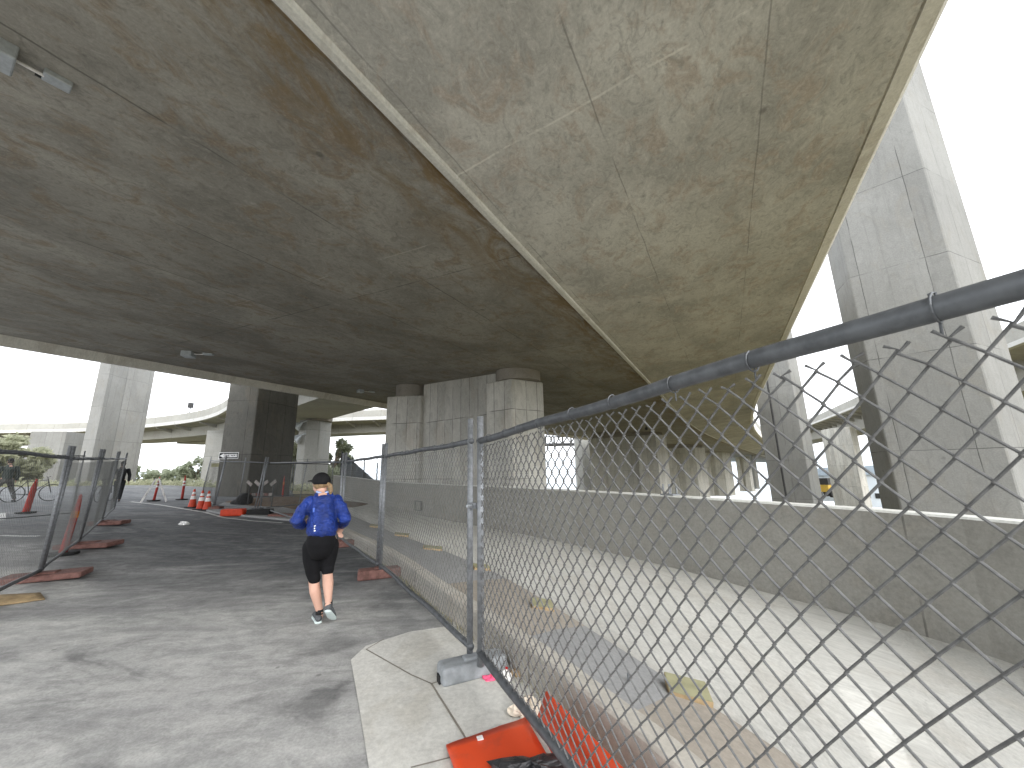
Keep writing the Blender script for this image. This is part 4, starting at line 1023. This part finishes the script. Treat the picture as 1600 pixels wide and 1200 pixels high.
fixture((564, 609), (585, 612), 1.3, 'small light fitting under the deck beside the double column pier')
p = on_soffit(1009, 660); sl_ = empty('security_camera', (p.x, p.y, p.z), 'small camera hanging under the deck above the second pier', 'camera')
MB().tube([(0, 0, 0), (0, 0, -.5)], .03, 6).build('stem', M['dark_metal'], sl_); ball_ = MB(); ball(ball_, (0, 0, -.62), .16); ball_.build('dome', M['dark_metal'], sl_, smooth=True)
p = onz(1008, 668, 5.4)
# floodlights on slender column
for (px, py, lb) in ((470, 664, 'upper floodlight on the slender white column'), (468, 684, 'lower floodlight on the slender white column')):
    dcol_ = 44.8; d = ray(px, py); t_ = dcol_ / math.hypot(d.x, d.y); q = EYE + d * t_
    fl = empty('floodlight', q, lb, 'floodlight', 'floodlights on the slender column', rz=R_(20))
    MB().tube([(.7, .3, .5), (.35, 0, .35), (0, 0, .2)], .07, 6).build('bracket', M['galv_box'], fl)
    MB().tube([(.1, 0, .25), (-.3, -.1, -.1), (-.45, -.15, -.25)], [.12, .38, .48], 12).build('head', M['galv_box'], fl)

# ================================================================== TREES
def leafmat(name, a, b):
    k = NM(name, .7, 0, .2); v = k.mapv('Object'); f = k.mr(k.noise(v, .9, 4, .6), .35, .65); k.col(k.mix(f, a, b))
    tr = k.n('ShaderNodeBsdfTranslucent'); ms = k.n('ShaderNodeMixShader'); ms.inputs[0].default_value = .5
    out = k.t.nodes['Material Output']; k.t.links.new(k.mix(f, tuple(x * 1.5 for x in a), tuple(x * 1.5 for x in b)), tr.inputs[0])
    k.t.links.new(k.b.outputs[0], ms.inputs[1]); k.t.links.new(tr.outputs[0], ms.inputs[2]); k.t.links.new(ms.outputs[0], out.inputs[0]); return k.m
M['leaf_a'] = leafmat('eucalyptus_leaves', (.25, .28, .20), (.40, .43, .33)); M['leaf_b'] = leafmat('yellow_green_leaves', (.24, .25, .17), (.37, .375, .27))  # foliage paled; distance haze and flare are put into the leaf colours
M['bark'] = plain('bark', (.16, .13, .10), .9, 0, .3, 3)
def tree(name, loc, h, cr_, label, mat, seed, dens=1., low=.35, cat='tree', group='trees beyond the road end', leaf=.24):
    rnd = random.Random(seed); root = empty(name, loc, label, cat, group); tm = MB(); lm = MB()
    trunk = [V(0, 0, 0)]
    for i in range(1, 6): trunk.append(trunk[-1] + V(rnd.uniform(-.25, .25), rnd.uniform(-.25, .25), h * .17))
    tm.tube(trunk, [h * .025 * (1 - i * .14) for i in range(6)], 8)
    clumps = []
    for b in range(int(16 * dens) + 6):
        f = rnd.uniform(low, 1); base = trunk[min(5, int(f * 5))]; a = rnd.uniform(0, 6.28); rr = cr_ * rnd.uniform(.35, 1) * math.sqrt(max(.15, 1 - ((f - .6) / .5) ** 2))
        tip = V(base.x * .5 + math.cos(a) * rr, base.y * .5 + math.sin(a) * rr, h * f + rnd.uniform(-.05, .12) * h)
        mid = base.lerp(tip, .5) + V(0, 0, .04 * h); tm.tube([base, mid, tip], [h * .009, h * .005, h * .002], 5, cap=False)
        clumps.append((tip, rnd.uniform(.16, .30) * cr_)); 
        if rnd.random() < .7: clumps.append((mid.lerp(tip, .5) + V(rnd.uniform(-.4, .4), rnd.uniform(-.4, .4), rnd.uniform(0, .5)), rnd.uniform(.12, .24) * cr_))
    for c_, r in clumps:
        for _ in range(int(75 * dens) + 30):
            dv = V(rnd.gauss(0, 1), rnd.gauss(0, 1), rnd.gauss(0, .75)); dv = dv.normalized() * r * rnd.uniform(.5, 1.15); p = c_ + dv
            a = V(rnd.uniform(-1, 1), rnd.uniform(-1, 1), rnd.uniform(-1, .3)).normalized(); b = a.cross(V(rnd.uniform(-1, 1), rnd.uniform(-1, 1), rnd.uniform(-1, 1))).normalized()
            s_ = leaf * rnd.uniform(.6, 1.3); a = a * s_ * 1.3; b = b * s_ * .5
            lm.face([p - a, p - b, p + a, p + b])
    tm.build('trunk', M['bark'], root, smooth=True); lm.build('crown', mat, root)
    return root
def tree_at(px, pytop, d, wpx, label, mat, seed, **k):
    x, y = azp(math.degrees(math.atan2(ray(px, pytop).x, ray(px, pytop).y)), d)
    r = ray(px, pytop - 6); zt = EYE.z + r.z * d / math.hypot(r.x, r.y); zg = gz(x, y) - .1
    dep = d * math.cos(math.atan2(r.x, r.y)); cr_ = wpx / 2 * dep / FPX * .95
    return tree('eucalyptus', (x, y, zg), zt - zg, cr_, label, mat, seed, **k)
tree_at(222, 738, 62, 60, 'pale sparse tree behind the square sign', M['leaf_a'], 31, dens=.5, low=.45)
tree_at(262, 742, 70, 60, 'wispy low tree behind the folding barricade', M['leaf_a'], 32, dens=.5, low=.45)
tree_at(305, 728, 66, 62, 'leafy tree left of the pale ramp column', M['leaf_a'], 33, dens=.9)
tree_at(338, 742, 72, 50, 'tree peeping out behind the pale ramp column', M['leaf_a'], 41, dens=.9)
tree_at(448, 708, 60, 48, 'dense yellow green tree right of the dark column', M['leaf_b'], 34, dens=2.2, low=.25)
tree_at(520, 698, 66, 56, 'leafy tree directly behind the runner', M['leaf_a'], 35, dens=2.2, low=.25)
tree_at(490, 735, 58, 40, 'low bushy tree behind the slender white column', M['leaf_b'], 36, dens=1.2, low=.2)
tree_at(25, 703, 62, 95, 'yellow green tree behind the cyclist at the left edge', M['leaf_b'], 37, dens=1.3, low=.2)
tree_at(-30, 700, 58, 90, 'tree cut by the left edge of the view', M['leaf_b'], 38, dens=1.2, low=.2)
tree_at(160, 745, 70, 70, 'low tree behind the tall pale left column', M['leaf_a'], 39, dens=.8)
# scrub along the crest
rnd = random.Random(77); mb = MB()
for i in range(9000):
    x = rnd.uniform(-62, -4); 
    e = 27 + (4 if x > -12 else 0) + max(0, (-x - 20)) * .25
    y = e + 1.5 + abs(rnd.gauss(0, 3.0))
    if x > -12: y += 2
    z = gz(x, y); h = rnd.uniform(.1, .75) * (.5 + .5 * math.sin(x * .7) ** 2)
    p = V(x, y, z + h * rnd.random()); a = V(rnd.uniform(-1, 1), rnd.uniform(-1, 1), rnd.uniform(.1, 1)).normalized() * .17; b = a.cross(V(rnd.uniform(-1, 1), rnd.uniform(-1, 1), .2)).normalized() * .07
    mb.face([p - a, p - b, p + a, p + b])
tag(mb.build('scrub', M['leaf_b']), 'low scrub and dry grass along the edge of the slope', 'scrub', kind='stuff')
# windscreened far fence (dark fabric) by the ramp end
A0 = V(*azp(-23.6, 30), 0); A1 = V(*azp(-19.0, 27), 0)
ff = empty('screened_fence', A0, 'dark fabric screened fence sloping down beside the double column pier', 'fence')
mb = MB(); n = 12; dd = A1 - A0
for i in range(n):
    f0, f1 = i / n, (i + 1) / n; z0_ = 3.05 - 2.1 * f0; z1_ = 3.05 - 2.1 * f1; o1 = .08 * (i % 2); o2 = .08 * ((i + 1) % 2)
    mb.face([dd * f0 + V(0, o1, .9), dd * f1 + V(0, o2, .9), dd * f1 + V(0, o2, max(.95, z1_)), dd * f0 + V(0, o1, z0_)])
mb.build('fabric_screen', plain('dark_screen_fabric', (.07, .08, .09), .9, 0, .3, 2), ff)
for f in (0, .33, .66, 1): MB().tube([dd * f + V(0, -.05, 0), dd * f + V(0, -.05, 3.1 - .9 * f)], .035, 6).build('post', M['dark_metal'], ff)

# ================================================================== PEOPLE
skin = plain('skin', (.55, .33, .25), .55, 0, .08, 6); hair = plain('blond_hair', (.24, .16, .085), .6, 0, .3, 30)
blue = NM('blue_nylon', .42, 0, .4); v = blue.mapv('Object'); blue.col(blue.mix(blue.mr(blue.noise(v, 9, 5, .6), .3, .7), (.007, .022, .13), (.014, .045, .27))); blue.bump(blue.noise(blue.mapv(v, (1, 1, 2.2)), 13, 4, .6, 1.5), .9, .03); blue = blue.m
blk = plain('black_leggings', (.003, .003, .004), .9, 0, .2, 10)
capm = plain('black_cap_cloth', (.004, .004, .005), .8, 0, .2, 20); shoe = plain('grey_knit_shoe', (.09, .095, .10), .8, 0, .3, 60); sole = plain('pale_sole', (.58, .66, .64), .6); sock = plain('black_sock', (.02, .02, .02), .9)
def hand(mb, wrist, dirv, side, curl=.5, s=1.):
    """palm, four bent fingers and a thumb"""
    d = Vector(dirv).normalized(); sd_ = Vector(side).normalized(); dn = d.cross(sd_).normalized(); w0 = Vector(wrist)
    limb(mb, [w0, w0 + d * .045 * s, w0 + d * .085 * s], [(.024 * s, .017 * s), (.038 * s, .016 * s), (.038 * s, .014 * s)], 10)
    for i, L in enumerate((.066, .074, .070, .056)):
        b = w0 + d * .085 * s + sd_ * (.028 - .019 * i) * s; q = b + d * L * .45 * s + dn * L * .25 * curl * s; e = q + d * L * .25 * s + dn * L * .5 * curl * s
        limb(mb, [b, q, e], [.009 * s, .0085 * s, .007 * s], 7)
    b = w0 + d * .03 * s + sd_ * .032 * s; limb(mb, [b, b + d * .03 * s + sd_ * .022 * s, b + d * .055 * s + sd_ * .022 * s + dn * .012 * s], [.011 * s, .010 * s, .008 * s], 7)
ft = onz(497, 972); raz = math.atan2(ft.x, ft.y)
rn = empty('person', (ft.x, ft.y, 0), 'person running away in a blue hooded jacket, black cap, black capri leggings and grey shoes', 'person', rz=-raz)
# body: head, neck, hidden torso, arms, legs
mb = MB()
hc = V(-.085, .02, 1.485); T = R_(50); fd = V(-math.sin(T), math.cos(T), 0); sdv = V(math.cos(T), math.sin(T), 0)
HM = Matrix((sdv, fd, V(0, 0, 1))).transposed()
ball(mb, hc, (.072, .092, .110), HM); ball(mb, hc + fd * .03 + V(0, 0, -.055), (.055, .062, .058), HM)
limb(mb, [hc + fd * .088 + V(0, 0, .012), hc + fd * .106 + V(0, 0, -.018)], [.010, .014], 8)      # nose
limb(mb, [hc + fd * .088 - sdv * .02 + V(0, 0, -.052), hc + fd * .088 + sdv * .02 + V(0, 0, -.052)], [.008, .008], 8)   # mouth
for s_ in (-1, 1): ball(mb, hc + sdv * s_ * .073 + V(0, 0, -.01), (.010, .018, .028), HM)
limb(mb, [hc + V(.01, -.02, -.07), V(-.055, -.01, 1.36)], [.055, .058])
limb(mb, [V(-.055, 0, 1.34), V(-.05, 0, 1.2), V(-.035, 0, 1.0), V(-.035, 0, .86)], [(.13, .08), (.15, .10), (.14, .1), (.15, .11)])
for pts_, rs in (([(-.20, 0, 1.28), (-.30, -.08, 1.09), (-.23, .12, 1.02)], [.045, .038, .026]), ([(.10, 0, 1.28), (.205, -.08, 1.07), (.165, .12, .985)], [.045, .038, .026]),
                 ([(-.125, 0, .82), (-.09, .05, .47), (-.055, .0, .32), (.012, -.03, .10), (.012, -.02, .06)], [.085, .052, .058, .034, .036]),
                 ([(.06, 0, .82), (.052, .03, .53), (.07, -.08, .40), (.086, -.20, .245), (.086, -.21, .21)], [.085, .055, .057, .034, .036])):
    limb(mb, [Vector(p) for p in pts_], rs)
hand(mb, (-.225, .13, 1.015), (.35, .9, .1), (0, .1, 1), 1.1); hand(mb, (.165, .125, .975), (-.1, .45, -.9), (.5, .6, .3), .9)
blob('body', mb, skin, rn, .008, 2)
# eyes
mb = MB()
for s_ in (-1, 1): ball(mb, hc + fd * .083 + sdv * s_ * .03 + V(0, 0, .015), .011, seg=8, rings=6)
mb.build('eyes', plain('eye', (.1, .08, .07), .3), rn, smooth=True)
# jacket
mb = MB()
limb(mb, [V(-.032, 0, .965), V(-.035, 0, 1.03), V(-.04, 0, 1.12), V(-.048, 0, 1.22), V(-.052, 0, 1.30), V(-.055, 0, 1.345)], [(.218, .165), (.217, .158), (.212, .148), (.212, .140), (.172, .110), (.085, .08)], 24)
limb(mb, [V(-.18, 0, 1.285), V(-.245, -.04, 1.20), V(-.305, -.085, 1.085), V(-.28, .03, 1.04), V(-.235, .115, 1.015)], [.075, .072, .062, .056, .045], 14)
limb(mb, [V(.08, 0, 1.285), V(.145, -.04, 1.20), V(.205, -.085, 1.065), V(.195, .03, 1.02), V(.165, .11, .985)], [.075, .072, .062, .056, .045], 14)
mb.tube([V(-.032, 0, .945), V(-.032, 0, .972)], [(.190, .152), (.192, .154)], 28)
o = blob('jacket', mb, blue, rn, .011, 3)
tx = bpy.data.textures.new('folds', 'CLOUDS'); tx.noise_scale = .07; tx.noise_depth = 2
dm = o.modifiers.new('folds', 'DISPLACE'); dm.texture = tx; dm.strength = .034; dm.mid_level = .5
mb = MB(); limb(mb, [V(-.13, -.09, 1.335), V(-.10, -.125, 1.275), V(-.04, -.145, 1.245), V(.02, -.125, 1.275), V(.045, -.085, 1.335)], [.030, .040, .048, .040, .030], 12)
limb(mb, [V(-.12, -.04, 1.36), V(-.045, -.07, 1.33), V(.03, -.04, 1.36)], [.03, .045, .03], 12)
ball(mb, (-.042, -.135, 1.285), (.10, .055, .075)); o = blob('hood', mb, blue, rn, .010, 3)
mb = MB(); limb(mb, [V(-.12, -.055, 1.392), V(-.052, -.09, 1.365), V(.012, -.05, 1.392)], [.012, .016, .012], 8); mb.build('collar_lining', plain('pale_blue_lining', (.35, .45, .70), .6), rn, smooth=True)
for (x, z, w_, h) in ((-.100, 1.035, .032, .010), (-.100, 1.010, .030, .016), (-.100, .985, .026, .012), (-.062, .985, .026, .014)):
    MB().box((x, -.188, z), (w_, .034, h), Matrix.Rotation(R_(-8), 3, 'Y')).build('reflective_mark', M['white'], rn)
MB().box((-.115, -.156, 1.20), (.055, .03, .045)).build('back_print', plain('faint_print', (.06, .12, .42), .5), rn)
# leggings
mb = MB()
limb(mb, [V(-.033, 0, .97), V(-.035, -.01, .90), V(-.036, -.022, .83), V(-.036, -.01, .77)], [(.170, .125), (.186, .145), (.198, .160), (.185, .14)], 24)
limb(mb, [V(-.125, -.01, .80), V(-.118, .01, .66), V(-.092, .03, .50), V(-.066, .02, .43)], [.100, .092, .072, .062], 18)
limb(mb, [V(.062, -.01, .80), V(.060, .01, .68), V(.055, .01, .56), V(.060, -.015, .515)], [.098, .090, .072, .066], 18)
blob('leggings', mb, blk, rn, .010, 12)
# socks, shoes
def shoe_(ank, toe, heel, up_, nm='shoe'):
    ank, toe, heel, up_ = map(Vector, (ank, toe, heel, up_))
    mb = MB(); limb(mb, [heel + up_ * .035, heel.lerp(toe, .35) + up_ * .045, heel.lerp(toe, .75) + up_ * .030, toe + up_ * .022], [(.034, .034), (.040, .042), (.044, .028), (.032, .018)], 14)
    limb(mb, [heel.lerp(toe, .15) + up_ * .05, ank], [.040, .037], 12); o = blob(nm, mb, shoe, rn, .007, 2)
    mb = MB(); limb(mb, [heel - up_ * .004, heel.lerp(toe, .3), heel.lerp(toe, .7), toe + up_ * .006], [(.037, .014), (.040, .014), (.049, .013), (.034, .010)], 14); mb.build('sole', sole, o, smooth=True)
    MB().tube([ank, ank + (ank - heel).normalized() * .0 + up_ * .05], [.040, .039], 14).build('sock', sock, rn, smooth=True)
shoe_((.006, -.025, .085), (-.035, .19, .02), (.004, -.06, .016), (0, 0, 1))
up2 = V(-.1, .78, .62).normalized()
shoe_((.088, -.212, .215), (.150, -.115, .035), (.085, -.262, .175), V(.0, .85, .5).normalized())
# cap, hair
mb = MB(); capc = hc + V(0, 0, .018)
ball(mb, capc, (.090, .108, .108), HM, 20, 12)
mb.v = [(x, y, max(z, capc.z - .012 - (.02 if y < 0 else 0))) for x, y, z in mb.v]
cap = mb.build('cap', capm, rn, smooth=True)
mb = MB(); tip = capc + fd * .19 + V(0, 0, .0)
br = []
for i in range(9):
    a = math.pi * i / 8; br.append((capc + sdv * math.cos(a) * .075 + fd * (.07 + math.sin(a) * .105) + V(0, 0, .022 - .014 * math.sin(a))))
cent = capc + fd * .05 + V(0, 0, .03)
for a, b in zip(br, br[1:]): mb.face([cent, a, b]); mb.face([cent - V(0, 0, .012), b - V(0, 0, .008), a - V(0, 0, .008)]); mb.face([a, a - V(0, 0, .008), b - V(0, 0, .008), b])
mb.build('brim', capm, cap)
mb = MB(); ball(mb, hc + V(0, -.010, .0), (.079, .090, .088), HM); limb(mb, [hc - fd * .085 + V(0, 0, .005), hc - fd * .115 + V(.012, -.01, -.035), hc - fd * .105 + V(.03, -.03, -.09), hc - fd * .095 + V(.035, -.035, -.14)], [.018, .028, .026, .010], 10)
mb.v = [(x, y, z) for x, y, z in mb.v]
hr = blob('hair', mb, hair, rn, .008, 2)

# background people with bicycles
def bicycle(loc, rz, label):
    root = empty('bicycle', loc, label, 'bicycle', 'bicycles beside the left fence', rz)
    for x in (-.52, .52):
        mb = MB(); mb.tube([(x + .33 * math.cos(2 * math.pi * i / 28), 0, .345 + .33 * math.sin(2 * math.pi * i / 28)) for i in range(29)], .017, 6, cap=False); wh = mb.build('wheel', M['rubber'], root)
        mb = MB()
        for i in range(12): a = math.pi * i / 12; mb.tube([(x + .32 * math.cos(a), 0, .345 + .32 * math.sin(a)), (x - .32 * math.cos(a), 0, .345 - .32 * math.sin(a))], .0018, 3)
        mb.build('spokes', M['galv_box'], wh)
    mb = MB()
    for a, b in (((-.52, 0, .345), (-.08, 0, .30)), ((-.52, 0, .345), (-.2, 0, .82)), ((-.08, 0, .30), (-.2, 0, .88)), ((-.2, 0, .80), (.36, 0, .86)), ((-.08, 0, .30), (.38, 0, .74)), ((.34, 0, .95), (.52, 0, .345))): mb.tube([a, b], .017, 6)
    mb.build('frame', M['dark_metal'], root)
    MB().tube([(.36, -.26, 1.0), (.33, 0, .97), (.36, .26, 1.0)], .014, 6).build('handlebar', M['dark_metal'], root)
    bevel(MB().box((-.22, 0, .92), (.25, .12, .05)).build('saddle', M['rubber'], root), .02)
    MB().tube([(-.08, -.09, .30), (-.08, .09, .30)], .04, 8).build('pedal_crank', M['dark_metal'], root)
    return root
def walker(loc, rz, label, coat, trou, feet, lean=0, hat=True, pack=False):
    root = empty('person', loc, label, 'person', None, rz)
    mb = MB(); (lx, ly), (rx, ry) = feet
    ball(mb, (0, .03, 1.60), (.078, .095, .115)); limb(mb, [(0, .12, 1.60), (0, .135, 1.58)], [.01, .013], 6); limb(mb, [(0, 0, 1.52), (0, 0, 1.42)], [.055, .06])
    for s_ in (-1, 1): ball(mb, (s_ * .078, .02, 1.59), (.01, .018, .028))
    limb(mb, [(0, 0, 1.4), (0, 0, 1.0)], [(.15, .09), (.14, .1)])
    for (x, y), s_ in ((feet[0], -1), (feet[1], 1)): limb(mb, [(s_ * .09, 0, .9), ((s_ * .09 + x) / 2, y * .4 + .05, .48), (x, y, .09)], [.085, .055, .036])
    for s_ in (-1, 1):
        hx = s_ * .27; hand(mb, (hx, .06, .86), (0, .15, -1), (0, 1, 0), .6)
    blob('body', mb, skin, root, .014, 2)
    mb = MB(); limb(mb, [(0, 0, .92), (0, 0, 1.1), (0, 0, 1.3), (0, 0, 1.42)], [(.19, .14), (.18, .14), (.21, .15), (.12, .1)], 18)
    for s_ in (-1, 1): limb(mb, [(s_ * .19, 0, 1.36), (s_ * .27, -.04, 1.12), (s_ * .27, .05, .88)], [.075, .062, .048])
    if pack: ball(mb, (0, -.17, 1.2), (.16, .12, .24))
    blob('coat', mb, coat, root, .016, 3)
    mb = MB(); limb(mb, [(0, 0, .98), (0, 0, .84)], [(.17, .13), (.175, .14)], 16)
    for (x, y), s_ in ((feet[0], -1), (feet[1], 1)): limb(mb, [(s_ * .09, 0, .86), ((s_ * .09 + x) / 2, y * .4 + .05, .48), (x, y, .12)], [.105, .078, .058])
    blob('trousers', mb, trou, root, .016, 2)
    for (x, y) in feet: limb(MB(), [(x, y, .1), (x, y, .1)], [.01, .01]); mb = MB(); limb(mb, [(x, y - .04, .045), (x, y + .16, .035)], [(.042, .035), (.04, .025)], 10); mb.build('shoe', M['rubber'], root, smooth=True)
    if hat:
        mb = MB(); ball(mb, (0, .02, 1.63), (.092, .108, .1)); mb.v = [(x, y, max(z, 1.625)) for x, y, z in mb.v]; c_ = mb.build('cap', capm, root, smooth=True)
        mb = MB(); ball(mb, (0, .01, 1.60), (.084, .098, .11)); mb.v = [(x, min(y, .04), z) for x, y, z in mb.v]; mb.build('hair', plain('dark_hair', (.03, .02, .015), .7), root, smooth=True)
    return root
coat1 = plain('dark_green_jacket', (.035, .045, .04), .8, 0, .3, 6); tr1 = plain('grey_trousers', (.085, .082, .075), .85, 0, .2, 6); coat2 = plain('black_jacket', (.018, .02, .022), .8, 0, .3, 6)
a = V(*azp(-52.0, 26.0), 0); a.z = gz(a.x, a.y)
b = V(a.x, a.y, a.z)
walker((b.x, b.y, b.z), R_(52 + 15), 'person in a dark jacket and grey trousers standing feet apart by a bicycle', coat1, tr1, ((-.40, -.05), (.36, .12)))
bicycle((b.x + .62, b.y + .45, gz(b.x + .62, b.y + .45)), R_(38), 'bicycle held by the person at the left edge')
c_ = V(*azp(-44.75, 24.6), 0); c_.z = gz(c_.x, c_.y)
walker(c_, R_(44), 'person in black walking a bicycle at the far end of the left fence', coat2, coat2, ((-.06, .16), (.08, -.1)), pack=True)
bicycle((c_.x - .45, c_.y - .1, gz(c_.x - .45, c_.y)), R_(44 + 70), 'bicycle wheeled by the person in black')
